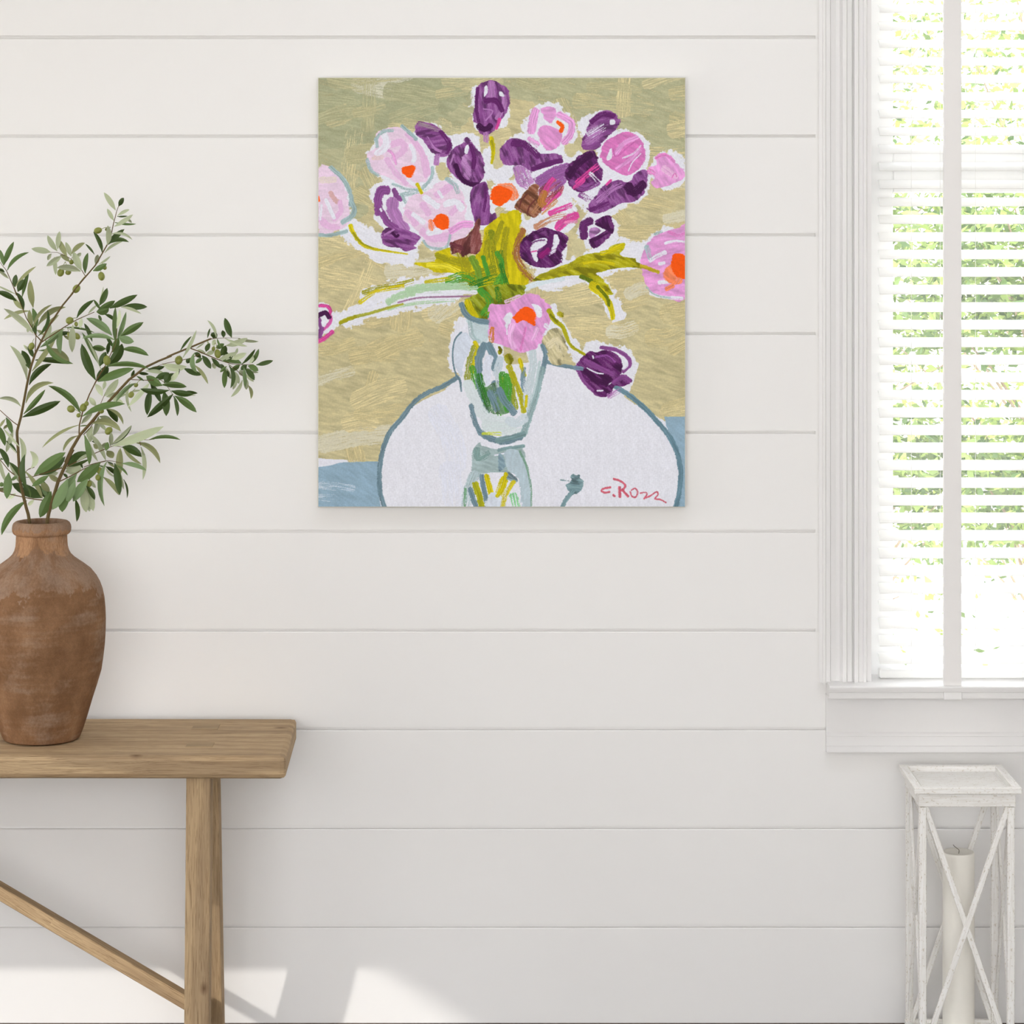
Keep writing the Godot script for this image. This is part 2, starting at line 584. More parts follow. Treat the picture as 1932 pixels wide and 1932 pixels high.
func build_window() -> void:
	var w := setting("window_1")
	var XM := 1.8300
	var mirrored := func(p: Array) -> Array:
		var out := []
		for q in p:
			out.append(Vector2(2.0 * XM - q.x, q.y))
		return out
	# casing: a stepped and coved moulding, as seen in plan (x, out of the wall)
	var plan := []
	for p in [[1545, 0.0], [1545, 0.014], [1551.5, 0.014], [1553, 0.018], [1557, 0.018], [1559, 0.015], [1566, 0.014], [1567.5, 0.008], [1577, 0.005], [1584, 0.007], [1588, 0.012], [1590, 0.019], [1597, 0.019], [1599, 0.015], [1607.5, 0.014], [1608.5, 0.009], [1611, 0.009], [1612, 0.022], [1619, 0.022], [1621, 0.018], [1628, 0.018], [1629.5, 0.021], [1634.5, 0.021], [1636, 0.012], [1644, 0.012]]:
		plan.append(Vector2(at(p[0], 0, p[1]).x, p[1]))
	var inner: float = plan[plan.size() - 1].x
	plan.append(Vector2(inner, -0.012))
	plan.append(Vector2(plan[0].x, -0.012))
	var y0 := 0.644
	var st := mb()
	sweep(st, plan, Vector3(0, y0, 0), Vector3(1, 0, 0), Vector3(0, 0, 1), Vector3(0, 2.34 - y0, 0))
	part("casing", st, M.trim_paint, w)
	st = mb()
	sweep(st, mirrored.call(plan), Vector3(0, y0, 0), Vector3(1, 0, 0), Vector3(0, 0, 1), Vector3(0, 2.34 - y0, 0))
	part("casing", st, M.trim_paint, w)
	st = mb()
	box(st, Vector3(1.5, 2.34, -0.012), Vector3(2.16, 2.45, 0.022), 0.003)
	part("head_casing", st, M.trim_paint, w)
	st = mb()
	box(st, Vector3(1.5385, y0 - 0.02, -0.012), Vector3(1.56, 2.34, -0.0002))
	part("edge_strip", st, M.wall_paint, w)
	st = mb()
	box(st, Vector3(2.0 * XM - 1.56, y0 - 0.02, -0.012), Vector3(2.0 * XM - 1.5385, 2.34, -0.0002))
	part("edge_strip", st, M.wall_paint, w)
	for s in [0, 1]:
		st = mb()
		var a := inner - 0.035 if s == 0 else 2.0 * XM - inner
		box(st, Vector3(a, 0.60, -0.139), Vector3(a + 0.035, 2.34, -0.012))
		part("jamb", st, M.trim_paint, w)
	# sash: stiles, top rail, meeting rail, bottom rail and two panes
	var sx0 := inner
	var sx1 := 2.0 * XM - inner
	var stile := 0.0515
	var zs := -0.093
	var ze := -0.062
	for a in [sx0, sx1 - stile]:
		st = mb()
		box(st, Vector3(a, 0.62, zs), Vector3(a + stile, 2.33, ze), 0.002)
		part("stile", st, M.sash_paint, w)
	var yy := func(py: float) -> float: return at(0, py, -0.06).y
	for r in [["meeting_rail", yy.call(364.0), yy.call(286.0)], ["bottom_rail", 0.62, yy.call(1262.0)], ["top_rail", 2.25, 2.33]]:
		st = mb()
		box(st, Vector3(sx0 + stile, r[1], zs), Vector3(sx1 - stile, r[2], ze), 0.002)
		part(r[0], st, M.sash_paint, w)
	for r in [[yy.call(1262.0), yy.call(364.0)], [yy.call(286.0), 2.25]]:
		st = mb()
		box(st, Vector3(sx0 + stile, r[0], -0.079), Vector3(sx1 - stile, r[1], -0.076))
		part("glass_pane", st, M.glass, w)
	# the flat post in front of the blinds
	var pc := at(1797.6, 0, 0.058).x
	st = mb()
	box(st, Vector3(pc - 0.0163, 0.6465, 0.044), Vector3(pc + 0.0163, 2.34, 0.058), 0.0008)
	var post := part("mullion_post", st, M.post_paint, w)
	post.set_meta("label", "flat grey post in front of the blinds")
	# stool with a moulded nose, then the apron below it
	var sill := [Vector2(-0.10, 0.6465), Vector2(0.0585, 0.6465), Vector2(0.0615, 0.6450), Vector2(0.0615, 0.6425), Vector2(0.0575, 0.6418), Vector2(0.0575, 0.6385), Vector2(0.0535, 0.6378), Vector2(0.0535, 0.6345), Vector2(0.0500, 0.6338), Vector2(0.0510, 0.6328), Vector2(0.0510, 0.6219), Vector2(-0.012, 0.6219), Vector2(-0.10, 0.60)]
	var x0 := at(1565.5, 0, 0.06).x
	st = mb()
	sweep(st, sill, Vector3(x0, 0, 0), Vector3(0, 0, 1), Vector3.UP, Vector3(2.0 * (XM - x0), 0, 0))
	part("sill", st, M.trim_paint, w)
	st = mb()
	var b0 := at(1781.0, 1306.0, 0.056)
	var b1 := at(1815.0, 1320.5, 0.056)
	box(st, Vector3(b0.x, b1.y, 0.050), Vector3(b1.x, b0.y, 0.0565), 0.0008)
	part("sill_block", st, M.trim_paint, w)
	var xa := at(1560.0, 0, 0.022).x
	var apron := [Vector2(-0.012, 0.6225), Vector2(0.020, 0.6225), Vector2(0.020, 0.5515), Vector2(0.0255, 0.5478), Vector2(0.0255, 0.5452), Vector2(0.0235, 0.5448), Vector2(0.0235, 0.5436), Vector2(0.0260, 0.5430), Vector2(0.0260, 0.5275), Vector2(0.0240, 0.5270), Vector2(0.0240, 0.5258), Vector2(0.0280, 0.5252), Vector2(0.0280, 0.5140), Vector2(-0.012, 0.5140)]
	for i in apron.size():                                          # a thin board: it stands out little from the wall
		apron[i].x *= 0.6 if apron[i].x > 0.0 else 1.0
	st = mb()
	sweep(st, apron, Vector3(xa, 0, 0), Vector3(0, 0, 1), Vector3.UP, Vector3(2.0 * (XM - xa), 0, 0))
	part("apron", st, M.trim_paint, w)


func build_blinds() -> void:
	var XM := at(1797.6, 0, -0.02).x
	var xl := at(1659.0, 0, -0.015).x
	var spans := [[xl, XM - 0.004], [XM + 0.004, 2.0]]
	var labels := ["white horizontal slat blind on the casing side of the grey window post", "white horizontal slat blind between the grey window post and the edge of the photo"]
	# one slat in section: a thin crowned strip, its room side edge lower
	var tilt := deg_to_rad(32.0)
	var up := []
	var down := []
	for i in 7:
		var t := i / 6.0 - 0.5
		var crown := 0.0026 * (1.0 - 4.0 * t * t)
		var half := 0.0013 if absf(t) < 0.45 else 0.0008
		for s in [1, -1]:
			var p := Vector2(t * 0.030, crown + half * s).rotated(-tilt)   # (out of the wall, up)
			if s == 1:
				up.append(p)
			else:
				down.push_front(p)
	var section := up + down
	var low := 1.0
	for p in section:
		low = minf(low, p.y)
	for b in 2:
		var o := thing("window_blind", labels[b], "blind", Vector3((spans[b][0] + spans[b][1]) / 2.0, 0.6475, -0.022), "slat blinds in the window")
		var wide: float = spans[b][1] - spans[b][0]
		var st := mb()
		sweep(st, section, Vector3(-wide / 2.0, 0, 0), Vector3(0, 0, 1), Vector3.UP, Vector3(wide, 0, 0))
		st.set_material(M.slat_paint)
		var slat := st.commit()
		for k in range(-13, 38):
			var y := at(0, 24.4 + 33.2 * k, -0.01).y
			var m := part_mesh("slat", slat, o)
			m.position = Vector3(0, y - low - 0.6475, 0)
			m.rotation.z = rng.randf_range(-0.0012, 0.0012)
		st = mb()
		box(st, Vector3(-wide / 2.0, 0.001, -0.012), Vector3(wide / 2.0, 0.017, 0.012), 0.002)
		part("bottom_rail", st, M.slat_paint, o)
		st = mb()
		box(st, Vector3(-wide / 2.0, 1.64, -0.02), Vector3(wide / 2.0, 1.685, 0.02), 0.002)
		part("head_rail", st, M.slat_paint, o)
		for x in [-0.31, 0.34]:
			st = mb()
			tube(st, [Vector3(x * wide * 0.2 if b == 0 and x < 0 else x * wide, 0.015, 0.0135), Vector3(x * wide * 0.2 if b == 0 and x < 0 else x * wide, 1.65, 0.0135)], 0.0004, 0.0004, 5)
			part("ladder_cord", st, M.cord, o)


# ---------------------------------------------------------------- outside

func build_outside() -> void:
	var g := setting("ground")
	var st := mb()
	slab(st, -12, 20, -0.30, -0.16, -26, 16)
	part("paving", st, M.paving, g)
	# x, z, height, spread, leaves, lowest and highest leaf as shares of the height
	var spots := [[1.75, -3.6, 2.7, 0.9, 4200, 0.16, 0.97], [2.8, -4.1, 3.1, 1.0, 5200, 0.16, 0.97], [2.3, -6.2, 4.4, 1.35, 6500, 0.16, 0.97], [1.95, -2.75, 1.75, 0.42, 5200, 0.42, 0.95], [2.55, -2.85, 1.95, 0.46, 7500, 0.36, 0.95]]
	var labels := ["leafy green tree behind the blinds, nearest to the window casing", "broad green tree seen through the blind beyond the grey post", "tall pale green tree farthest back, behind the other greenery outside the window", "dense low green shrub outside, seen through the blind nearest the casing", "dense low green shrub outside, seen through the blind beyond the grey post"]
	var leaf := mb()
	for k in [[-1, 1], [1, 1]]:
		var mid := Vector3(0, 0.5, -0.10)
		tri(leaf, Vector3(0, 0, 0), Vector3(0.24 * k[0], 0.45, 0.05), mid, Vector3(0, 0, 1))
		tri(leaf, Vector3(0, 1, 0), Vector3(0.24 * k[0], 0.45, 0.05), mid, Vector3(0, 0, 1))
	leaf.set_material(M.tree_leaf)
	var leaf_mesh := leaf.commit()
	for i in spots.size():
		var s: Array = spots[i]
		var o := thing("tree" if i < 3 else "shrub", labels[i], "tree" if i < 3 else "shrub", Vector3(s[0], -0.16, s[1]), "trees outside the window" if i < 3 else "shrubs outside the window")
		var h: float = s[2]
		var r: float = s[3]
		st = mb()
		tube(st, [Vector3(0, 0, 0), Vector3(0.04, h * 0.3, 0.02), Vector3(-0.02, h * 0.62, 0)], 0.035, 0.016, 8)
		part("trunk", st, M.tree_bark, o)
		var tips := []
		for k in 22:
			var a := rng.randf_range(0, TAU)
			var y := rng.randf_range(s[5], s[6])
			var reach := r * sqrt(maxf(0.05, 1.0 - pow((y - (s[5] + s[6]) / 2.0) / ((s[6] - s[5]) * 0.62), 2.0))) * rng.randf_range(0.5, 1.0)
			var p := Vector3(cos(a) * reach, h * y, sin(a) * reach * 0.8)
			tips.append(p)
			st = mb()
			var y0 := h * clampf(y - 0.22, 0.05, 0.6)
			tube(st, [Vector3(0.02, y0, 0), Vector3(p.x * 0.5, lerpf(y0, p.y, 0.6), p.z * 0.5), p], 0.006, 0.002, 5)
			part("branch", st, M.tree_bark, o)
		var mm := MultiMesh.new()
		mm.transform_format = MultiMesh.TRANSFORM_3D
		mm.use_colors = true
		mm.mesh = leaf_mesh
		mm.instance_count = s[4]
		for k in s[4]:
			var t: Vector3 = tips[rng.randi() % tips.size()]
			var q := t + Vector3(rng.randfn(), rng.randfn() * 0.8, rng.randfn()) * r * 0.2
			var basis := Basis.from_euler(Vector3(rng.randf_range(-1.3, 1.3), rng.randf_range(0, TAU), rng.randf_range(-2.6, 2.6))).scaled(Vector3.ONE * rng.randf_range(0.022, 0.052))
			mm.set_instance_transform(k, Transform3D(basis, q))
			var tone := rng.randf()
			mm.set_instance_color(k, (Color(0.06, 0.12, 0.03).lerp(Color(0.46, 0.52, 0.14), tone) if i < 3 else Color(0.07, 0.14, 0.04).lerp(Color(0.40, 0.50, 0.14), pow(tone, 1.3))))
		var f := MultiMeshInstance3D.new()
		f.name = "foliage"
		f.multimesh = mm
		f.set_meta("kind", "stuff")
		o.add_child(f, true)


# ---------------------------------------------------------------- the canvas print: its picture is computed stroke by stroke

const CW := 900
const CH := 1053
var K := 900.0 / 693.0
var paint := PackedColorArray()
var tex := PackedFloat32Array()
var oxy := Vector2.ZERO
var zoom := 1.0
var wander := 0.0


func grain_at(u: float, v: float) -> float:
	return tex[(int(u) & 511) + (int(v) & 511) * 512]


func crop(x: float, y: float, z: float) -> void:
	oxy = Vector2(x - 600.0, y - 146.0)
	zoom = z


func pts_of(a: Array) -> PackedVector2Array:
	var out := PackedVector2Array()
	for i in range(0, a.size() - 1, 2):
		out.append((oxy + Vector2(a[i], a[i + 1]) / zoom) * K)
	return out


func lay(i: int, c: Color, a: float) -> void:
	paint[i] = paint[i].lerp(c, a)


# One brush stroke along a polyline: w wide, dry from 0 (loaded) to 1 (scumbled), narrowing by taper towards its end.
func s(c: Color, w: float, a: Array, dry := 0.0, taper := 0.0) -> void:
	var raw := pts_of(a)
	var p := PackedVector2Array()
	for i in raw.size() - 1:                                        # round the corners
		var p0 := raw[maxi(i - 1, 0)]
		var p3 := raw[mini(i + 2, raw.size() - 1)]
		for k in (4 if raw.size() > 2 else 1):
			p.append(raw[i].cubic_interpolate(raw[i + 1], p0, p3, k / (4.0 if raw.size() > 2 else 1.0)))
	p.append(raw[raw.size() - 1])
	var hw := w * 0.5 / zoom * K
	var total := 0.001
	for i in p.size() - 1:
		total += p[i].distance_to(p[i + 1])
	var run := 0.0
	var salt := float((p[0].x + p[0].y) * 7.0)
	var best := {}
	for i in p.size() - 1:
		var d := p[i + 1] - p[i]
		var l := d.length()
		if l < 0.001:
			continue
		d /= l
		var x0 := maxi(0, int(minf(p[i].x, p[i + 1].x) - hw * 1.2))
		var x1 := mini(CW - 1, int(maxf(p[i].x, p[i + 1].x) + hw * 1.2) + 1)
		var y0 := maxi(0, int(minf(p[i].y, p[i + 1].y) - hw * 1.2))
		var y1 := mini(CH - 1, int(maxf(p[i].y, p[i + 1].y) + hw * 1.2) + 1)
		for y in range(y0, y1 + 1):
			for x in range(x0, x1 + 1):
				var q := Vector2(x - p[i].x, y - p[i].y)
				var u := q.dot(d)
				if u < -hw * 0.8 or u > l + hw * 0.8:
					continue
				var v := q.cross(d)
				var far := 0.0 if (u >= 0.0 and u <= l) else minf(absf(u), absf(u - l))
				var dist := sqrt(v * v + far * far * 1.4)
				if dist > hw * 1.15:
					continue
				var key := y * CW + x
				var now = best.get(key)
				if now == null or dist < now[0]:
					best[key] = [dist, run + u, v]
		run += l
	for key in best:
		var r: Array = best[key]
		var along: float = r[1] / total
		var half: float = hw * (1.0 - taper * clampf(along, 0.0, 1.0))
		var x: int = key % CW
		var y: int = key / CW
		var edge: float = half + minf(0.34 * half, 3.2) * (grain_at(x * 2.3 + salt, y * 2.3) - 0.5) + 0.6 + wander * (grain_at(x * 0.7 + salt, y * 0.7) + 0.5 * grain_at(x * 2.0, y * 2.0 + salt) - 0.8)
		var al := clampf((edge - r[0]) * 1.1, 0.0, 1.0)
		if al <= 0.0:
			continue
		var b := grain_at(r[1] * 0.5 + salt, r[2] * 9.0 + salt)
		var weave := grain_at(x * 11.0, y * 11.0)
		var rim := clampf((edge - r[0]) / minf(3.0 + half * 0.35, 9.0), 0.0, 1.0)
		al *= clampf((weave * 0.7 + b * 0.5 + rim * 1.3 - 0.62) * 3.5, 0.0, 1.0)
		if dry > 0.0:
			al *= clampf((b * 0.8 + weave * 0.4 - dry * (0.55 + 0.4 * along)) * 4.0, 0.0, 1.0)
		var shade := 1.0 + (0.05 if c.v > 0.8 and c.s < 0.2 else 0.26) * (b - 0.5)
		lay(key, Color(c.r * shade, c.g * shade, c.b * shade), al * 0.97)


# A filled patch of paint with a ragged edge; lean turns its brush marks, mix is how much they vary.
func p(c: Color, a: Array, rough := 3.0, lean := 0.6, mix := 0.30, dry := 0.0) -> void:
	var raw := pts_of(a)
	var g := PackedVector2Array()
	for i in raw.size():                                            # round the corners
		var p0 := raw[(i - 1 + raw.size()) % raw.size()]
		var p1 := raw[(i + 1) % raw.size()]
		var p2 := raw[(i + 2) % raw.size()]
		for k in 3:
			g.append(raw[i].cubic_interpolate(p1, p0, p2, k / 3.0))
	var n := g.size()
	var lo := g[0]
	var hi := g[0]
	for q in g:
		lo = lo.min(q)
		hi = hi.max(q)
	var x0 := maxi(0, int(lo.x - rough))
	var x1 := mini(CW - 1, int(hi.x + rough) + 1)
	var y0 := maxi(0, int(lo.y - rough))
	var y1 := mini(CH - 1, int(hi.y + rough) + 1)
	var turn := lean + fposmod(g[0].x * 0.37 + g[0].y * 0.21, 1.6) - 0.8
	var cs := cos(turn)
	var sn := sin(turn)
	for y in range(y0, y1 + 1):
		var row := PackedFloat32Array()                             # where this line of pixels crosses the outline
		for i in n:
			var q := g[i]
			var r := g[(i + 1) % n]
			if (q.y > y) != (r.y > y):
				row.append(q.x + (y - q.y) / (r.y - q.y) * (r.x - q.x))
		if row.is_empty():
			continue
		row.sort()
		for k in range(0, row.size() - 1, 2):
			for x in range(maxi(x0, int(row[k] - rough)), mini(x1, int(row[k + 1] + rough)) + 1):
				var wob := (grain_at(x * 1.9 + 77.0, y * 1.9) - 0.5) * 2.0 * rough
				var inside := minf(x - row[k], row[k + 1] - x) + wob
				if inside < -0.5:
					continue
				var b := grain_at((x * cs + y * sn) * 0.6 + 31.0, (y * cs - x * sn) * 3.6)
				var b2 := grain_at((x * cs + y * sn) * 0.45 + 190.0, (y * cs - x * sn) * 1.5)
				var weave := grain_at(x * 11.0, y * 11.0)
				var al := clampf(inside + 0.5, 0.0, 1.0)
				if rough > 1.7:                                     # the edge dissolves into the weave
					al *= clampf((weave * 0.7 + b * 0.5 + clampf(inside / 7.0, 0.0, 1.0) * 1.3 - 0.6) * 3.5, 0.0, 1.0)
				if dry > 0.0:
					al *= clampf((b * 0.6 + weave * 0.4 + 0.3 * b2 - dry) * 5.0, 0.0, 1.0)
				var light := c.v > 0.8
				var m2 := mix * (0.2 if light and c.s < 0.25 else 0.45 if light else 0.8)
				var shade := 1.0 + m2 * 0.7 * (b - 0.5) + m2 * (b2 - 0.5)
				var col := Color(c.r * shade, c.g * shade, c.b * shade)
				if mix > 0.2 and not light:                         # thin and thick paint
					col = col.lerp(c.lightened(0.34), clampf((b * 0.5 + weave * 0.4 + b2 * 0.35 - 0.70) * 3.0, 0.0, 0.45))
					col = col.darkened(clampf((0.42 - b2) * 1.6, 0.0, 0.2))
				lay(y * CW + x, col, al)


func halo(w: float, a: Array) -> void:
	wander = 15.0
	s(Color8(230, 231, 240), w * 0.9, a, 0.0)
	wander = 0.0


func paint_picture() -> ImageTexture:
	var img := noise(5, 0.03, 4).get_seamless_image(512, 512)
	img.convert(Image.FORMAT_L8)
	var bytes := img.get_data()
	tex.resize(512 * 512)
	for i in bytes.size():
		tex[i] = clampf((bytes[i] / 255.0 - 0.5) * 1.5 + 0.5, 0.0, 1.0)
	paint.resize(CW * CH)
	paint.fill(Color8(229, 230, 239))
	var white := Color8(230, 231, 240)
	var tan_ := Color8(199, 189, 147)
	var purple := Color8(134, 74, 138)
	var deep := Color8(98, 40, 100)
	var ink := Color8(66, 26, 68)
	var lilac := Color8(174, 120, 178)
	var pink := Color8(224, 158, 212)
	var rose := Color8(217, 124, 190)
	var hot := Color8(212, 74, 152)
	var pale := Color8(232, 208, 228)
	var blush := Color8(226, 184, 220)
	var orange := Color8(250, 92, 18)
	var salmon := Color8(246, 138, 96)
	var yolk := Color8(204, 190, 22)
	var moss := Color8(150, 146, 30)
	var green := Color8(74, 150, 52)
	var dark_green := Color8(50, 116, 40)
	var mint := Color8(176, 208, 168)
	var slate := Color8(112, 138, 150)
	var teal := Color8(158, 182, 184)
	var mist := Color8(196, 210, 218)
	var blue := Color8(148, 176, 194)
	var brown := Color8(130, 72, 70)
	var umber := Color8(142, 90, 66)

	# the tan ground
	crop(600, 146, 1.0)
	p(tan_, [-20, -20, 200, -22, 500, -22, 720, -20, 720, 300, 716, 650, 640, 640, 566, 596, 500, 560, 440, 538, 380, 540, 272, 560, 238, 592, 200, 610, 168, 632, 146, 650, 130, 676, 120, 700, 112, 728, 60, 722, -4, 718, -24, 700, -24, 300], 2.0, 0.12, 0.16)
	p(Color8(178, 177, 142), [-20, -20, 300, -20, 720, -20, 720, 130, 600, 150, 440, 60, 330, 40, 240, 120, 120, 160, 90, 260, -20, 250], 8.0, 0.15, 0.16, 0.26)
	p(Color8(168, 170, 137), [-20, -20, 280, -20, 270, 50, 150, 110, 60, 130, -20, 120], 8.0, 0.1, 0.16, 0.28)
	var r := RandomNumberGenerator.new()
	r.seed = 77
	for k in 150:
		var x := r.randf_range(-20, 690)
		var y := r.randf_range(-5, 700)
		if (x > 110 and y > 520 and x < 560) or y > 640 and x > 100:
			continue
		var an := r.randf_range(-0.35, 0.25) if r.randf() < 0.75 else r.randf_range(-1.6, 1.6)
		var l := r.randf_range(40, 130)
		var cool := clampf(1.15 - (y + x * 0.25) / 300.0, 0.0, 1.0)
		var c := Color8(201, 188, 142).lerp(Color8(170, 171, 137), cool * r.randf_range(0.5, 1.0))
		if r.randf() < 0.25:
			c = c.lerp(Color8(220, 208, 164), 0.45)
		if r.randf() < 0.12:
			c = c.lerp(Color8(225, 225, 215), 0.6)
		s(c, r.randf_range(16, 44), [x, y, x + cos(an) * l * 0.5, y + sin(an) * l * 0.5 + r.randf_range(-5, 5), x + cos(an) * l, y + sin(an) * l], r.randf_range(0.3, 0.72))
	# bare white left round the blooms, leaves and vase
	for h in [[96, [10, 224, 30, 226]], [110, [140, 140, 160, 165]], [100, [150, 175, 190, 170]], [70, [205, 112, 236, 142]], [76, [272, 130, 290, 190]], [84, [322, 40, 326, 70]], [150, [212, 240, 240, 262]], [76, [130, 220, 140, 260]], [66, [150, 300, 170, 304]], [56, [60, 290, 120, 322, 170, 330]], [70, [305, 230, 306, 262]], [104, [430, 84, 448, 112]], [78, [525, 90, 530, 110]], [100, [565, 140, 590, 146]], [80, [376, 140, 430, 156]], [100, [480, 178, 530, 210]], [80, [540, 226, 600, 196]], [80, [655, 168, 668, 178]], [120, [400, 220, 440, 262]], [96, [422, 318, 436, 320]], [84, [522, 286, 536, 296]], [130, [660, 340, 700, 350]], [66, [430, 372, 500, 360, 560, 334, 620, 336]], [40, [520, 382, 552, 420, 562, 446]], [44, [90, 414, 170, 396, 270, 386]], [40, [50, 458, 120, 434, 260, 408]], [60, [0, 450, 16, 462]], [110, [370, 456, 410, 470]], [34, [438, 440, 470, 500, 500, 530]], [120, [530, 548, 556, 556]], [60, [360, 212, 350, 222]], [70, [330, 150, 345, 170]], [110, [300, 500, 310, 540]], [54, [410, 480, 420, 540]], [50, [276, 470, 268, 540]]]:
		halo(h[0], h[1])
	for q in [[[220, 166, 240, 160, 244, 188, 228, 192]], [[326, 116, 346, 120, 352, 160, 330, 170]], [[466, 124, 490, 128, 484, 148, 468, 146]], [[478, 310, 500, 304, 504, 330, 486, 342]], [[386, 250, 396, 236, 404, 262, 392, 268]]]:
		p(Color8(206, 197, 154), q[0], 2.0, 0.6, 0.12)

	# table: white with a slate rim; the blue floor on both sides
	crop(590, 540, 4.4917)
	p(blue, [20, 1537, 40, 1534, 140, 1522, 230, 1497, 350, 1492, 530, 1486, 552, 1500, 560, 1600, 580, 1750, 620, 1880, 640, 1990, 400, 1990, 100, 1990, 10, 1990], 1.2, 0.05, 0.10)
	s(Color8(200, 213, 222), 70, [60, 1690, 200, 1700, 330, 1720], 0.72)
	s(Color8(190, 206, 216), 60, [60, 1790, 180, 1800], 0.75)
	crop(940, 540, 4.4919)
	p(blue, [1412, 1112, 1440, 1108, 1600, 1104, 1660, 1104, 1700, 1300, 1700, 1910, 1600, 1950, 1480, 1950, 1520, 1800, 1545, 1700, 1540, 1500, 1490, 1340, 1435, 1210], 1.2, 0.1, 0.08)
	crop(600, 146, 1.0)
	p(Color8(231, 232, 240), [132, 850, 118, 815, 114, 760, 122, 700, 140, 660, 180, 620, 240, 590, 300, 570, 440, 548, 500, 556, 560, 590, 620, 640, 660, 700, 680, 760, 672, 815, 660, 850], 1.0, 1.4, 0.10)
	crop(590, 540, 4.4917)
	s(slate, 42, [618, 1910, 580, 1800, 562, 1680, 566, 1530, 596, 1370, 652, 1235, 752, 1118, 850, 990, 965, 905, 1085, 856, 1220, 776])
	crop(940, 540, 4.4919)
	s(slate, 34, [410, 640, 520, 668, 690, 700])
	s(Color8(104, 136, 150), 44, [990, 846, 1120, 932, 1250, 1042, 1352, 1152, 1442, 1262, 1510, 1392, 1542, 1522, 1546, 1650, 1530, 1780, 1496, 1910])

	# blooms, upper left
	crop(590, 130, 4.6)
	p(pale, [40, 870, 150, 850, 230, 930, 290, 1040, 310, 1170, 330, 1280, 290, 1360, 200, 1400, 40, 1420], 3.0)
	s(Color8(228, 214, 208), 60, [70, 960, 180, 960], 0.3)
	s(Color8(214, 172, 172), 46, [150, 1070, 180, 1120, 215, 1150])
	s(blush, 60, [60, 1300, 130, 1360, 210, 1370], 0.2)
	s(blush, 45, [230, 1150, 240, 1230, 180, 1300])
	s(white, 34, [110, 1130, 180, 1290])
	s(white, 26, [70, 1180, 60, 1300], 0.3)
	s(teal, 40, [150, 850, 240, 930, 300, 1020, 330, 1120, 322, 1175])
	s(teal, 46, [330, 1150, 358, 1210, 340, 1270, 255, 1325])
	s(teal, 34, [40, 1438, 150, 1440, 290, 1405])
	s(orange, 22, [40, 1105, 50, 1140])
	p(pale, [540, 560, 620, 510, 760, 500, 850, 560, 900, 640, 980, 740, 1010, 850, 1000, 960, 900, 1030, 750, 1000, 640, 930, 520, 900, 460, 820, 480, 720, 540, 680], 3.5)
	s(blush, 60, [690, 650, 760, 630, 795, 690, 700, 770])
	s(blush, 54, [820, 560, 890, 640, 960, 760, 1000, 900])
	s(blush, 50, [640, 780, 720, 900, 810, 985], 0.2)
	s(pink, 26, [650, 700, 690, 730, 720, 820], 0.3)
	s(blush, 40, [950, 780, 980, 930])
	s(white, 66, [620, 560, 640, 650, 560, 730], 0.25)
	s(white, 40, [850, 660, 880, 740, 870, 800])
	s(white, 34, [820, 950, 880, 1000, 960, 990])
	s(Color8(226, 200, 200), 40, [520, 770, 600, 760], 0.4)
	s(teal, 30, [540, 610, 600, 540, 690, 530], 0.35)
	s(teal, 34, [770, 490, 850, 560, 895, 605])
	s(teal, 30, [545, 600, 556, 670], 0.3)
	s(teal, 34, [470, 780, 500, 870, 560, 915], 0.3)
	s(teal, 24, [690, 995, 800, 1035, 900, 1042], 0.35)
	s(teal, 30, [1035, 850, 1030, 940, 945, 1035], 0.3)
	p(orange, [765, 860, 820, 835, 880, 835, 885, 890, 850, 940, 790, 920], 2.0, 0.6, 0.08)
	p(purple, [905, 450, 960, 455, 1060, 480, 1130, 540, 1200, 610, 1212, 680, 1170, 752, 1080, 752, 1010, 700, 960, 620, 890, 560, 884, 510], 2.0)
	s(lilac, 26, [990, 590, 1050, 680, 1110, 710], 0.4)
	s(deep, 40, [1110, 540, 1180, 640, 1160, 720], 0.3)
	s(Color8(150, 130, 140), 46, [925, 475, 1000, 500, 1080, 520], 0.55)
	s(lilac, 50, [1078, 750, 1070, 815], 0.2)
	p(purple, [1300, 640, 1310, 600, 1350, 586, 1390, 640, 1440, 700, 1490, 800, 1482, 930, 1420, 1012, 1350, 1012, 1250, 950, 1170, 860, 1158, 770, 1220, 680], 2.0)
	p(lilac, [1290, 760, 1335, 735, 1370, 800, 1372, 940, 1330, 950, 1286, 860], 2.0)
	p(white, [1318, 672, 1350, 655, 1345, 725, 1320, 730], 1.5)
	s(ink, 44, [1240, 830, 1270, 920, 1340, 985, 1430, 1000])
	s(deep, 40, [1370, 660, 1400, 760, 1390, 850])
	s(lilac, 18, [1220, 740, 1190, 820], 0.3)
	p(purple, [1370, 1050, 1420, 1000, 1490, 972, 1512, 1010, 1530, 1100, 1542, 1250, 1580, 1245, 1602, 1300, 1550, 1342, 1430, 1352, 1390, 1280, 1366, 1160], 1.6, 1.5)
	s(deep, 26, [1490, 1000, 1500, 1120, 1480, 1230], 0.35)
	s(purple, 80, [572, 1240, 562, 1130, 590, 1055, 640, 1050])
	s(purple, 50, [700, 1045, 730, 1105, 760, 1120])
	s(lilac, 110, [690, 1150, 690, 1220, 740, 1310, 790, 1380])
	s(purple, 60, [600, 1250, 650, 1330, 720, 1380])
	p(purple, [600, 1400, 680, 1368, 800, 1390, 880, 1420, 940, 1460, 880, 1530, 900, 1552, 800, 1582, 750, 1550, 650, 1540, 592, 1490], 2.0)
	s(ink, 26, [690, 1420, 720, 1450, 740, 1440])
	s(lilac, 18, [620, 1440, 700, 1390], 0.2)
	s(white, 20, [585, 1210, 592, 1230])
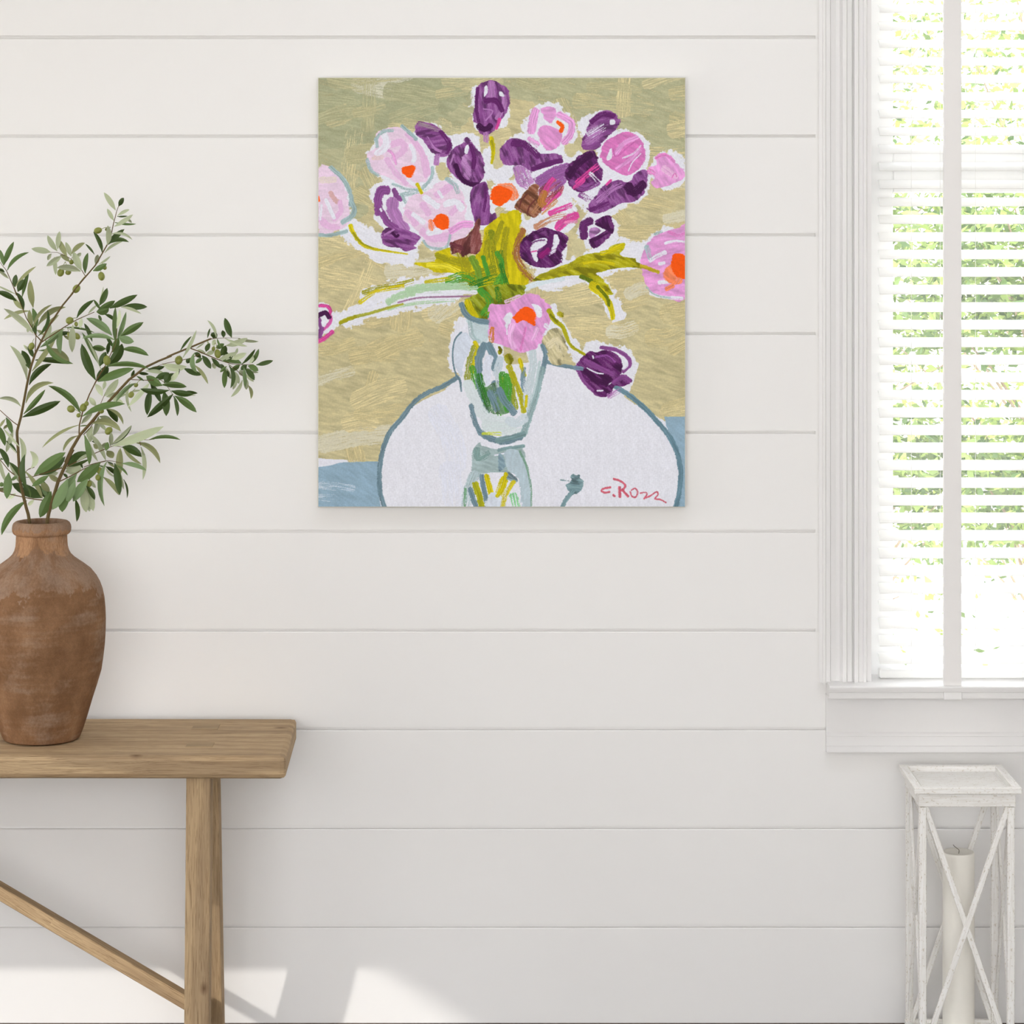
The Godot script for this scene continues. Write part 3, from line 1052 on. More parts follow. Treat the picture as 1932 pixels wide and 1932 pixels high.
	p(pale, [800, 1180, 860, 1090, 980, 1060, 1090, 980, 1190, 960, 1260, 1010, 1310, 1100, 1330, 1200, 1320, 1300, 1400, 1320, 1360, 1420, 1280, 1500, 1180, 1520, 1060, 1560, 970, 1510, 940, 1440, 860, 1370, 780, 1290], 4.0)
	s(blush, 70, [1080, 1090, 1140, 1050, 1200, 1010])
	s(blush, 60, [950, 1170, 1000, 1250])
	s(blush, 76, [950, 1410, 1050, 1465, 1180, 1450])
	s(pink, 60, [1200, 1400, 1290, 1350, 1370, 1345], 0.2)
	s(blush, 60, [820, 1240, 890, 1340])
	s(blush, 50, [1200, 1250, 1290, 1160])
	s(white, 54, [970, 1110, 1080, 1190])
	s(white, 46, [870, 1260, 960, 1330])
	s(white, 60, [1150, 1170, 1240, 1150, 1290, 1210])
	s(white, 56, [1000, 1420, 1100, 1400], 0.2)
	s(white, 30, [1120, 1110, 1090, 1060])
	s(teal, 24, [960, 1490, 1010, 1545, 1150, 1550, 1190, 1440], 0.3)
	s(teal, 40, [770, 1090, 900, 1060, 970, 1030], 0.5)
	s(teal, 40, [1160, 950, 1230, 1000, 1255, 1065], 0.4)
	s(teal, 28, [775, 1100, 800, 1155], 0.3)
	s(salmon, 46, [1020, 1320, 1030, 1385], 0.3)
	p(orange, [1050, 1290, 1100, 1252, 1160, 1265, 1190, 1320, 1170, 1380, 1110, 1392, 1050, 1350], 2.0, 0.6, 0.08)
	s(yolk, 30, [902, 995, 920, 1030, 942, 1072])
	s(yolk, 42, [322, 1360, 372, 1460, 460, 1540, 600, 1572, 820, 1604], 0.0, 0.75)
	s(moss, 18, [350, 1420, 410, 1500, 520, 1555], 0.3)
	s(yolk, 54, [1548, 600, 1564, 680, 1564, 740, 1550, 815], 0.0, 0.6)
	s(moss, 24, [1550, 620, 1560, 700], 0.4)
	p(purple, [1410, 180, 1450, 120, 1550, 88, 1640, 128, 1704, 180, 1712, 280, 1690, 360, 1640, 430, 1600, 510, 1500, 572, 1440, 540, 1420, 470, 1388, 440, 1395, 330], 2.5)
	s(lilac, 66, [1546, 120, 1552, 240])
	s(lilac, 46, [1660, 230, 1660, 310, 1600, 420], 0.15)
	p(white, [1490, 150, 1512, 138, 1512, 205, 1482, 235], 1.5)
	p(white, [1618, 190, 1650, 196, 1664, 232, 1624, 226], 1.5)
	s(deep, 50, [1500, 270, 1590, 270, 1640, 350])
	s(deep, 30, [1430, 160, 1418, 330, 1440, 450], 0.2)
	s(ink, 56, [1440, 490, 1490, 520, 1540, 490], 0.15)
	s(lilac, 14, [1480, 340, 1560, 360, 1500, 440], 0.3)
	s(hot, 30, [1620, 430, 1590, 510], 0.3)
	s(lilac, 50, [1500, 560, 1505, 615], 0.4)

	# blooms, upper right
	crop(940, 130, 4.6)
	s(pink, 78, [322, 360, 300, 440, 290, 530])
	p(pink, [370, 340, 440, 318, 500, 340, 500, 400, 460, 465, 410, 440, 385, 390], 2.0)
	p(Color8(222, 150, 206), [340, 540, 370, 490, 440, 485, 520, 520, 560, 560, 540, 640, 500, 690, 420, 702, 370, 640], 2.0)
	s(pink, 62, [530, 390, 600, 430, 640, 470, 626, 560, 570, 630])
	s(pink, 50, [270, 600, 340, 650], 0.3)
	s(orange, 36, [518, 455, 556, 490, 544, 535])
	p(purple, [790, 460, 840, 390, 930, 352, 1000, 368, 1056, 430, 1040, 500, 980, 560, 920, 620, 860, 690, 730, 692, 730, 600, 760, 540], 2.5)
	s(deep, 46, [810, 450, 900, 390, 1000, 400], 0.2)
	s(white, 80, [800, 560, 850, 530, 900, 500], 0.72)
	s(lilac, 70, [780, 620, 880, 560], 0.55)
	p(white, [965, 438, 1012, 434, 1014, 470, 972, 478], 1.5)
	p(rose, [890, 700, 920, 630, 1000, 580, 1110, 538, 1200, 570, 1260, 640, 1284, 740, 1250, 830, 1180, 900, 1100, 922, 1020, 884, 930, 830, 884, 760], 2.5)
	s(pink, 44, [1010, 740, 1090, 640, 1200, 590])
	s(pink, 34, [1030, 860, 1150, 780, 1230, 700], 0.2)
	s(Color8(204, 106, 176), 14, [1000, 690, 1020, 755, 1110, 690, 1180, 630])
	p(white, [945, 745, 985, 680, 985, 760, 950, 790], 1.5)
	s(white, 14, [1080, 770, 1170, 730, 1240, 660], 0.2)
	s(white, 10, [1130, 880, 1170, 800, 1240, 730], 0.2)
	p(Color8(188, 142, 192), [130, 830, 220, 840, 300, 880, 330, 940, 270, 1010, 210, 1015, 160, 970], 3.0, 1.1, 0.3, 0.42)
	s(lilac, 110, [180, 880, 210, 960, 260, 990], 0.5)
	s(Color8(146, 88, 152), 120, [600, 870, 480, 910, 370, 980], 0.1)
	p(purple, [20, 680, 110, 596, 240, 618, 280, 690, 370, 730, 520, 730, 556, 780, 480, 830, 380, 862, 280, 884, 200, 830, 60, 830, 14, 760], 2.5)
	s(deep, 46, [300, 866, 420, 820, 545, 790])
	s(deep, 60, [130, 640, 240, 655, 340, 750], 0.3)
	p(white, [278, 900, 322, 898, 322, 940, 290, 942], 2.0)
	p(deep, [570, 920, 610, 830, 700, 750, 800, 702, 850, 730, 872, 800, 884, 840, 912, 880, 900, 960, 840, 1000, 760, 1060, 680, 1060, 620, 1010], 3.0)
	s(ink, 60, [620, 920, 680, 830, 800, 740], 0.25)
	s(purple, 60, [640, 980, 740, 1030, 860, 980], 0.3)
	s(hot, 54, [690, 980, 780, 900, 860, 840], 0.45)
	s(hot, 40, [660, 1030, 740, 960], 0.4)
	s(white, 34, [800, 900, 900, 1010], 0.78)
	s(purple, 60, [720, 1090, 800, 1130], 0.6)
	p(purple, [770, 1190, 840, 1100, 920, 1000, 1040, 958, 1130, 980, 1190, 900, 1260, 866, 1306, 900, 1290, 1000, 1270, 1080, 1180, 1150, 1080, 1160, 960, 1220, 850, 1254, 790, 1225], 3.0)
	s(ink, 90, [1130, 1020, 1180, 1060, 1250, 1000], 0.15)
	s(lilac, 54, [870, 1140, 1000, 1030, 1060, 1000], 0.5)
	s(hot, 20, [940, 1000, 980, 960], 0.2)
	s(deep, 40, [800, 1220, 950, 1160], 0.4)
	p(pink, [1300, 850, 1370, 830, 1360, 760, 1420, 722, 1490, 740, 1560, 820, 1626, 890, 1610, 950, 1500, 1000, 1380, 1032, 1330, 990, 1352, 920], 3.0)
	s(rose, 24, [1370, 770, 1450, 740, 1530, 800], 0.3)
	s(Color8(234, 190, 222), 60, [1440, 860, 1540, 930], 0.3)
	s(rose, 12, [1510, 940, 1535, 900, 1550, 930])
	s(rose, 50, [1310, 880, 1345, 900], 0.4)
	s(salmon, 100, [20, 1040, 100, 1040, 130, 1100], 0.2)
	p(orange, [-70, 1060, -20, 1010, 60, 1024, 122, 1060, 112, 1110, 50, 1172, 0, 1186, -60, 1150], 2.0, 0.6, 0.1)
	p(umber, [140, 1180, 200, 1100, 290, 998, 352, 1010, 352, 1100, 390, 1190, 330, 1284, 260, 1274, 240, 1254, 166, 1230], 2.5, 1.1)
	s(Color8(108, 58, 52), 14, [180, 1210, 200, 1140, 250, 1080])
	s(Color8(108, 58, 52), 14, [250, 1250, 270, 1190, 320, 1130])
	s(Color8(176, 124, 88), 40, [300, 1240, 350, 1180], 0.4)
	p(Color8(186, 88, 108), [345, 1040, 400, 1000, 480, 946, 560, 980, 580, 1040, 520, 1110, 460, 1170, 400, 1205, 360, 1150], 3.0, 2.3, 0.3, 0.30)
	s(Color8(150, 92, 158), 70, [560, 960, 470, 1030], 0.35)
	s(hot, 50, [470, 955, 430, 1010, 400, 1080], 0.1)
	s(Color8(180, 120, 60), 60, [400, 1070, 370, 1150, 400, 1180], 0.3)
	s(hot, 36, [530, 1080, 460, 1150, 390, 1220], 0.5)
	s(Color8(196, 140, 84), 44, [500, 1140, 380, 1240], 0.62)
	s(hot, 50, [450, 1250, 560, 1205, 624, 1180], 0.3)
	s(hot, 80, [520, 1370, 600, 1300, 670, 1270], 0.1)
	s(Color8(224, 130, 180), 30, [580, 1330, 680, 1320], 0.3)
	s(Color8(184, 128, 96), 60, [330, 1370, 450, 1300, 570, 1270], 0.6)
	p(deep, [170, 1570, 200, 1490, 280, 1420, 400, 1372, 500, 1400, 598, 1440, 596, 1530, 560, 1590, 548, 1680, 450, 1722, 330, 1716, 240, 1680], 3.0)
	p(white, [276, 1560, 300, 1490, 400, 1462, 430, 1490, 400, 1530, 340, 1580, 350, 1660, 320, 1670, 280, 1600], 2.0)
	p(white, [440, 1590, 470, 1530, 470, 1440, 520, 1440, 530, 1490, 510, 1560, 480, 1600, 440, 1620], 2.0)
	s(deep, 44, [460, 1440, 440, 1520, 350, 1620])
	s(Color8(140, 36, 110), 54, [370, 1620, 430, 1570], 0.1)
	s(hot, 12, [285, 1585, 330, 1575])
	s(deep, 20, [280, 1520, 340, 1490, 400, 1480], 0.5)
	s(purple, 20, [440, 1600, 520, 1550], 0.55)
	s(ink, 26, [200, 1500, 260, 1450, 390, 1395], 0.4)
	s(deep, 74, [744, 1450, 742, 1350, 800, 1318])
	p(lilac, [785, 1390, 850, 1370, 900, 1400, 850, 1440, 795, 1470], 2.0)
	p(deep, [836, 1320, 900, 1278, 970, 1268, 1004, 1340, 1004, 1410, 930, 1490, 828, 1560, 786, 1480, 850, 1445, 940, 1392, 876, 1370], 2.0)
	s(ink, 26, [850, 1340, 930, 1380, 990, 1400], 0.3)
	s(ink, 30, [800, 1490, 870, 1460, 950, 1410], 0.4)

	# leaves and the green heart of the bouquet
	p(yolk, [-5, 1310, 60, 1250, 140, 1218, 202, 1250, 192, 1380, 240, 1400, 212, 1480, 150, 1560, 190, 1690, 290, 1800, 170, 1940, -5, 1940], 3.0, 1.3)
	crop(590, 130, 4.6)
	p(yolk, [1055, 1600, 1190, 1545, 1210, 1620, 1400, 1622, 1470, 1500, 1480, 1400, 1560, 1318, 1660, 1310, 1660, 1940, 1400, 1940, 1300, 1830, 1240, 1770, 1060, 1765, 1000, 1730, 860, 1680, 1060, 1668], 3.5, 1.0)
	s(moss, 60, [1080, 1620, 1200, 1660, 1330, 1690], 0.4)
	s(moss, 90, [1260, 1560, 1320, 1680, 1340, 1790], 0.5)
	s(Color8(120, 130, 30), 80, [1540, 1420, 1560, 1600, 1600, 1760], 0.55)
	s(Color8(120, 130, 30), 100, [1300, 1860, 1420, 1800, 1560, 1740], 0.5)
	s(moss, 46, [1640, 1330, 1600, 1440, 1560, 1560], 0.3)
	s(moss, 60, [1520, 1500, 1500, 1640], 0.45)
	s(Color8(226, 214, 60), 50, [1000, 1700, 1150, 1710, 1260, 1760], 0.4)
	p(brown, [1190, 1510, 1250, 1480, 1330, 1450, 1390, 1370, 1430, 1298, 1462, 1310, 1450, 1400, 1468, 1500, 1430, 1602, 1360, 1600, 1300, 1632, 1260, 1590, 1200, 1608, 1192, 1560], 2.0, 1.2)
	s(Color8(104, 52, 60), 40, [1200, 1520, 1260, 1540, 1300, 1560], 0.3)
	s(Color8(112, 150, 50), 66, [1380, 1640, 1430, 1740, 1450, 1850], 0.1)
	s(green, 40, [1478, 1630, 1520, 1780], 0.1)
	s(dark_green, 40, [1632, 1580, 1648, 1690], 0.2)
	s(green, 90, [1180, 1840, 1300, 1800, 1420, 1850], 0.5)
	s(dark_green, 110, [1400, 1890, 1520, 1850, 1640, 1820], 0.5)
	s(Color8(90, 168, 60), 40, [1560, 1940, 1600, 1830, 1650, 1780], 0.3)
	s(moss, 46, [440, 1940, 560, 1900, 700, 1880, 860, 1840], 0.55)
	s(Color8(190, 182, 40), 40, [980, 1850, 1100, 1830, 1230, 1810], 0.5)
	s(mint, 66, [820, 1915, 1000, 1890, 1200, 1885, 1330, 1880], 0.2)
	crop(940, 130, 4.6)
	s(moss, 60, [70, 1390, 40, 1600, 60, 1800], 0.45)
	s(Color8(150, 96, 60), 60, [210, 1400, 150, 1590, 210, 1730, 280, 1820], 0.4)
	s(green, 44, [-10, 1590, 30, 1690, 40, 1900], 0.35)
	s(dark_green, 40, [20, 1700, 60, 1830, 100, 1920], 0.5)
	s(Color8(214, 226, 232), 54, [230, 1905, 400, 1840, 560, 1815], 0.2)
	s(mist, 34, [420, 1785, 640, 1690, 770, 1610], 0.45)
	p(Color8(176, 170, 26), [280, 1830, 450, 1742, 620, 1680, 720, 1620, 850, 1590, 930, 1590, 980, 1530, 1092, 1508, 1102, 1550, 1060, 1612, 1180, 1640, 1224, 1612, 1200, 1670, 1394, 1742, 1384, 1778, 1200, 1722, 1000, 1732, 900, 1760, 850, 1772, 920, 1832, 1000, 1950, 900, 1950, 840, 1880, 740, 1820, 690, 1790, 560, 1800, 400, 1832], 2.5, 0.4)
	s(yolk, 44, [900, 1600, 990, 1570, 1080, 1530], 0.2)
	s(yolk, 30, [680, 1700, 850, 1670, 1000, 1690], 0.3)
	s(moss, 40, [360, 1800, 560, 1740, 720, 1690], 0.45)
	s(Color8(92, 112, 20), 40, [720, 1800, 840, 1860, 920, 1950], 0.2)

	# lower leaves and their pale undersides
	crop(940, 540, 4.4919)
	s(yolk, 84, [800, -10, 890, 70, 950, 170, 972, 270], 0.0, 0.55)
	s(Color8(100, 114, 20), 30, [840, 0, 920, 90, 940, 160], 0.15)
	crop(590, 540, 4.4917)
	s(Color8(204, 188, 30), 36, [395, 135, 500, 60, 620, 24, 760, 0], 0.45)
	s(mint, 64, [640, 130, 760, 70, 1000, 36, 1380, 26], 0.25)
	s(white, 36, [880, 76, 1150, 46, 1380, 50], 0.15)
	s(Color8(156, 116, 148), 15, [720, 136, 900, 96, 1200, 86, 1410, 80])
	s(mint, 26, [640, 196, 850, 146, 1200, 116], 0.5)
	s(Color8(166, 168, 60), 34, [228, 310, 330, 264, 450, 236, 620, 186, 760, 150], 0.1, 0.4)
	s(Color8(160, 156, 30), 30, [230, 308, 300, 280, 360, 258])
	p(Color8(140, 150, 30), [1285, 110, 1400, 60, 1480, -10, 1790, -10, 1760, 90, 1630, 170, 1540, 240, 1450, 292, 1360, 262, 1292, 200], 3.0, 1.2)
	s(yolk, 54, [1310, 130, 1340, 200, 1380, 255], 0.1)
	s(green, 60, [1420, 30, 1500, 130, 1440, 230], 0.45)
	s(dark_green, 46, [1560, 20, 1580, 120], 0.5)
	s(Color8(60, 160, 100), 30, [1490, 260, 1570, 160], 0.4)

	# vase
	s(Color8(226, 229, 241), 190, [1060, 1080, 1180, 1300, 1220, 1500], 0.45)
	s(Color8(226, 229, 241), 190, [1160, 1560, 1190, 1800], 0.45)
	p(Color8(196, 212, 216), [1300, 262, 1380, 290, 1560, 306, 1500, 420, 1440, 500, 1370, 430, 1320, 340], 2.5, 1.3)
	s(teal, 40, [1330, 300, 1350, 420, 1400, 470], 0.45)
	p(Color8(212, 220, 232), [1255, 396, 1320, 400, 1344, 520, 1280, 650, 1262, 770, 1210, 700, 1186, 560, 1202, 450], 2.5, 1.5)
	s(slate, 15, [1258, 388, 1204, 450, 1184, 560, 1192, 680, 1222, 770])
	s(slate, 26, [1215, 760, 1246, 800, 1256, 890], 0.0, 0.5)
	s(slate, 46, [1258, 150, 1290, 226, 1380, 288, 1560, 310])
	s(Color8(150, 156, 70), 74, [1380, 520, 1340, 630, 1318, 780], 0.2)
	s(yolk, 46, [1370, 480, 1390, 560, 1350, 720], 0.4)
	s(slate, 70, [1450, 500, 1404, 620, 1410, 760])
	s(slate, 70, [1490, 500, 1530, 590, 1550, 700])
	s(Color8(220, 226, 238), 78, [1490, 610, 1470, 720, 1462, 860], 0.05)
	s(mist, 70, [1590, 620, 1560, 740], 0.3)
	s(green, 54, [1350, 690, 1390, 870], 0.5)
	s(Color8(104, 140, 132), 64, [1400, 800, 1440, 930, 1475, 1060], 0.2)
	s(green, 100, [1470, 900, 1550, 960, 1580, 1060], 0.5)
	s(slate, 90, [1550, 830, 1600, 980])
	p(Color8(96, 132, 96), [1400, 780, 1460, 860, 1520, 820, 1600, 800, 1680, 860, 1720, 960, 1700, 1050, 1640, 1080, 1560, 1085, 1490, 1070, 1440, 980], 4.0, 1.3, 0.4, 0.36)
	s(Color8(200, 210, 216), 30, [1560, 690, 1560, 800, 1580, 900], 0.4)
	s(Color8(150, 160, 50), 50, [1690, 740, 1690, 900, 1720, 1030], 0.3)
	s(green, 60, [1640, 760, 1660, 880, 1640, 1020], 0.35)
	s(dark_green, 60, [1410, 760, 1440, 880, 1490, 1000], 0.55)
	s(slate, 60, [1500, 900, 1560, 1040], 0.35)
	s(Color8(190, 186, 40), 50, [1600, 780, 1610, 850], 0.35)
	s(Color8(214, 224, 226), 100, [1318, 830, 1370, 960, 1440, 1090, 1540, 1140, 1700, 1170], 0.1)
	s(Color8(210, 222, 222), 110, [1470, 1180, 1600, 1210, 1740, 1190], 0.4)
	s(slate, 44, [1340, 1010, 1366, 1130, 1414, 1240], 0.1)
	s(slate, 54, [1420, 1240, 1500, 1290, 1620, 1318, 1760, 1280])
	s(Color8(196, 206, 70), 30, [1440, 1252, 1590, 1252], 0.6)
	# its reflection on the table
	p(Color8(164, 184, 184), [1350, 1400, 1390, 1340, 1430, 1320, 1440, 1352, 1620, 1392, 1780, 1360, 1780, 1570, 1620, 1580, 1440, 1592, 1330, 1690, 1290, 1720, 1340, 1550], 2.5, 0.2, 0.18)
	s(Color8(122, 150, 146), 60, [1390, 1390, 1400, 1460, 1480, 1420], 0.4)
	s(white, 14, [1540, 1435, 1630, 1418])
	s(Color8(176, 194, 198), 90, [1370, 1600, 1320, 1730, 1290, 1880], 0.45)
	s(Color8(170, 170, 30), 56, [1376, 1680, 1410, 1790, 1440, 1900])
	s(slate, 44, [1430, 1610, 1452, 1740, 1482, 1880])
	s(slate, 44, [1330, 1720, 1390, 1900])
	s(yolk, 48, [1470, 1610, 1510, 1760])
	s(yolk, 70, [1620, 1640, 1570, 1780], 0.4)
	s(Color8(110, 160, 120), 24, [1290, 1720, 1285, 1890], 0.4)
	p(Color8(218, 226, 236), [1462, 1890, 1490, 1766, 1560, 1752, 1626, 1830, 1640, 1900], 2.0, 1.3)

	crop(940, 540, 4.4919)
	s(green, 54, [30, 740, 40, 880, 80, 1050], 0.3)
	s(Color8(176, 172, 36), 48, [88, 680, 140, 800, 190, 930, 216, 1060], 0.1)
	s(yolk, 34, [180, 620, 200, 690, 222, 760])
	s(slate, 44, [215, 700, 205, 800, 220, 880], 0.5)
	s(slate, 64, [10, 880, 50, 970, 130, 1070], 0.2)
	s(Color8(196, 210, 214), 70, [290, 560, 290, 700, 250, 900, 240, 1000], 0.35)
	s(yolk, 24, [240, 930, 232, 1020], 0.35)
	p(moss, [46, 590, 100, 568, 132, 620, 110, 664, 60, 644], 2.0)
	p(moss, [0, 510, 30, 520, 36, 560, 0, 580], 2.0)
	s(slate, 44, [375, 500, 402, 570, 390, 660, 372, 740])
	s(Color8(146, 172, 174), 56, [372, 700, 330, 880, 270, 1080, 216, 1250], 0.05)
	s(Color8(190, 208, 210), 24, [350, 640, 310, 860, 250, 1060], 0.4)
	s(Color8(206, 218, 224), 84, [90, 1140, 150, 1160, 220, 1120], 0.2)
	s(Color8(120, 148, 150), 48, [-10, 1312, 100, 1284, 214, 1256])
	s(Color8(128, 158, 160), 30, [0, 1392, 80, 1374, 216, 1356], 0.1)
	p(Color8(184, 202, 210), [50, 1400, 160, 1390, 232, 1500, 272, 1650, 282, 1890, 200, 1890, 170, 1640, 80, 1560], 2.5, 1.3)
	s(Color8(120, 158, 136), 20, [180, 1400, 240, 1530, 272, 1680, 280, 1880], 0.4)
	p(Color8(128, 154, 166), [0, 1430, 34, 1430, 64, 1530, 0, 1572], 2.0)
	p(Color8(140, 164, 172), [80, 1576, 152, 1620, 164, 1662, 68, 1640], 2.0)
	s(yolk, 36, [64, 1590, 30, 1720, -10, 1780], 0.1)
	s(Color8(206, 192, 40), 40, [130, 1660, 60, 1770, 36, 1880], 0.35)
	s(Color8(120, 196, 130), 70, [130, 1780, 150, 1890], 0.7)

	# low bloom, its neighbour stem, the fallen purple bloom
	p(pink, [-75, 160, -30, 150, 60, 150, 150, 108, 250, 60, 350, 80, 440, 170, 462, 200, 440, 300, 400, 380, 370, 450, 330, 520, 270, 545, 190, 565, 100, 530, 10, 490, -60, 470, -90, 400], 4.0, 1.3)
	s(Color8(232, 182, 224), 50, [120, 330, 100, 430, 130, 520], 0.3)
	s(rose, 20, [230, 350, 210, 440, 190, 540], 0.3)
	s(Color8(232, 184, 224), 40, [330, 360, 290, 450], 0.35)
	p(white, [46, 260, 100, 214, 122, 250, 100, 320, 84, 340, 74, 430, 60, 350], 2.5)
	p(white, [280, 150, 350, 164, 376, 250, 330, 262, 310, 200], 2.5)
	s(white, 44, [400, 330, 470, 370, 520, 350], 0.45)
	s(Color8(226, 190, 220), 30, [60, 130, 180, 80], 0.4)
	p(orange, [130, 250, 180, 200, 222, 172, 280, 185, 316, 240, 310, 336, 250, 310, 210, 288, 160, 312, 128, 284], 2.0, 0.6, 0.08)
	s(Color8(206, 126, 50), 46, [-50, 360, -60, 460], 0.4)
	p(tan_, [370, 460, 430, 368, 520, 358, 562, 430, 592, 540, 550, 620, 540, 668, 450, 662, 420, 600, 408, 530], 2.5, 1.0)
	s(Color8(226, 216, 182), 60, [430, 500, 500, 460, 520, 540], 0.45)
	s(Color8(170, 166, 26), 46, [430, 205, 474, 284, 540, 336, 572, 410, 620, 506, 736, 580], 0.0, 0.5)
	s(Color8(118, 120, 20), 22, [440, 240, 500, 300], 0.2)
	p(Color8(176, 168, 40), [494, 224, 520, 210, 560, 232, 550, 264, 506, 252], 2.0)
	p(deep, [656, 670, 720, 590, 780, 548, 830, 560, 900, 540, 1000, 570, 1052, 640, 1060, 720, 1040, 758, 1120, 776, 1132, 810, 1060, 850, 980, 846, 960, 922, 890, 942, 820, 922, 760, 840, 696, 760], 2.5)
	s(purple, 34, [872, 518, 1000, 540, 1096, 600, 1114, 666, 1060, 724])
	s(white, 26, [1070, 620, 1090, 670, 1060, 700], 0.2)
	s(purple, 50, [740, 630, 850, 690, 970, 745])
	s(purple, 34, [664, 680, 720, 800, 800, 880])
	s(Color8(150, 84, 160), 20, [830, 600, 920, 590, 990, 640], 0.3)
	s(white, 13, [752, 694, 830, 732, 890, 742])
	s(white, 10, [928, 838, 990, 798])
	s(white, 15, [840, 886, 886, 886])
	s(white, 16, [800, 590, 806, 610])
	s(ink, 50, [740, 720, 830, 790, 920, 830], 0.2)
	s(purple, 46, [980, 815, 1060, 770, 1110, 800])
	s(Color8(118, 140, 160), 34, [650, 688, 710, 700])
	s(lilac, 50, [940, 930, 1030, 880], 0.7)

	# right edge bloom
	crop(940, 130, 4.6)
	p(pink, [1236, 1650, 1290, 1520, 1360, 1440, 1480, 1400, 1560, 1380, 1650, 1370, 1650, 1980, 1380, 1960, 1290, 1890, 1256, 1800], 4.0, 0.3)
	s(white, 24, [1450, 1510, 1540, 1490, 1640, 1500], 0.3)
	s(white, 36, [1320, 1660, 1380, 1620, 1450, 1590], 0.2)
	s(white, 40, [1400, 1850, 1480, 1840], 0.3)
	s(rose, 26, [1480, 1410, 1560, 1440, 1640, 1420], 0.4)
	s(white, 30, [1400, 1690, 1440, 1680], 0.2)
	s(teal, 44, [1290, 1540, 1320, 1640], 0.55)
	s(teal, 24, [1360, 1430, 1420, 1410], 0.4)
	p(salmon, [1436, 1740, 1500, 1690, 1540, 1650, 1545, 1856, 1450, 1832], 2.0)
	p(orange, [1508, 1622, 1580, 1598, 1650, 1650, 1650, 1806, 1560, 1814, 1508, 1742], 2.0, 0.6, 0.08)
	s(salmon, 60, [1575, 1830, 1510, 1920], 0.2)
	s(Color8(190, 170, 40), 34, [1240, 1705, 1390, 1762])
	crop(940, 540, 4.4919)
	p(pink, [1340, 10, 1640, -20, 1640, 92, 1480, 74, 1400, 52], 2.5)
	s(white, 30, [1290, 60, 1400, 90, 1560, 100], 0.2)
	s(salmon, 40, [1430, 24, 1480, -6], 0.1)
	s(teal, 13, [1256, 6, 1330, 72, 1460, 98], 0.3)
	# left edge bloom
	crop(590, 540, 4.4917)
	s(hot, 30, [30, 165, 110, 165, 146, 200, 142, 232])
	s(Color8(205, 92, 164), 30, [148, 255, 140, 312, 80, 366])
	s(purple, 46, [44, 280, 70, 350, 48, 430])
	s(ink, 42, [30, 256, 100, 222, 134, 262])
	p(white, [76, 292, 112, 288, 102, 342, 72, 332], 1.5)
	s(hot, 38, [162, 386, 100, 436, 30, 474], 0.1)

	# the painted seed head and the signature
	crop(940, 540, 4.4919)
	p(Color8(122, 152, 158), [566, 1690, 612, 1654, 610, 1612, 640, 1592, 662, 1606, 690, 1598, 694, 1630, 726, 1660, 712, 1722, 660, 1764, 600, 1748], 2.0)
	s(Color8(122, 152, 158), 38, [630, 1745, 575, 1810, 535, 1885])
	s(Color8(122, 152, 158), 12, [528, 1644, 606, 1652], 0.2)
	var red := Color8(206, 98, 116)
	s(red, 18, [952, 1708, 892, 1718, 874, 1738, 906, 1752, 944, 1746])
	s(red, 20, [976, 1772, 988, 1782])
	s(red, 24, [1028, 1706, 1032, 1790])
	s(red, 20, [980, 1635, 1036, 1654, 1076, 1690, 1062, 1722, 1036, 1738])
	s(red, 20, [1050, 1724, 1072, 1752, 1102, 1784])
	s(red, 14, [1130, 1732, 1160, 1716, 1182, 1748, 1164, 1790, 1134, 1782, 1120, 1744], 0.2)
	s(red, 13, [1204, 1756, 1242, 1750, 1262, 1764, 1236, 1804], 0.15)
	s(red, 14, [1238, 1800, 1290, 1780, 1342, 1745, 1356, 1768, 1330, 1804, 1374, 1810, 1422, 1836], 0.1)

	# the woven ground shows through everything as a fine grain
	var data := PackedByteArray()
	data.resize(CW * CH * 3)
	for y in CH:
		for x in CW:
			var c := paint[y * CW + x]
			var g := 1.0 + 0.05 * (grain_at(x * 11.0, y * 3.0) - 0.5) + 0.05 * (grain_at(x * 3.0 + 200.0, y * 11.0) - 0.5)
			var i := (y * CW + x) * 3
			data[i] = clampi(int(c.r * g * 255.0), 0, 255)
			data[i + 1] = clampi(int(c.g * g * 255.0), 0, 255)
			data[i + 2] = clampi(int(c.b * g * 255.0), 0, 255)
	paint.clear()
	return ImageTexture.create_from_image(Image.create_from_data(CW, CH, false, Image.FORMAT_RGB8, data))


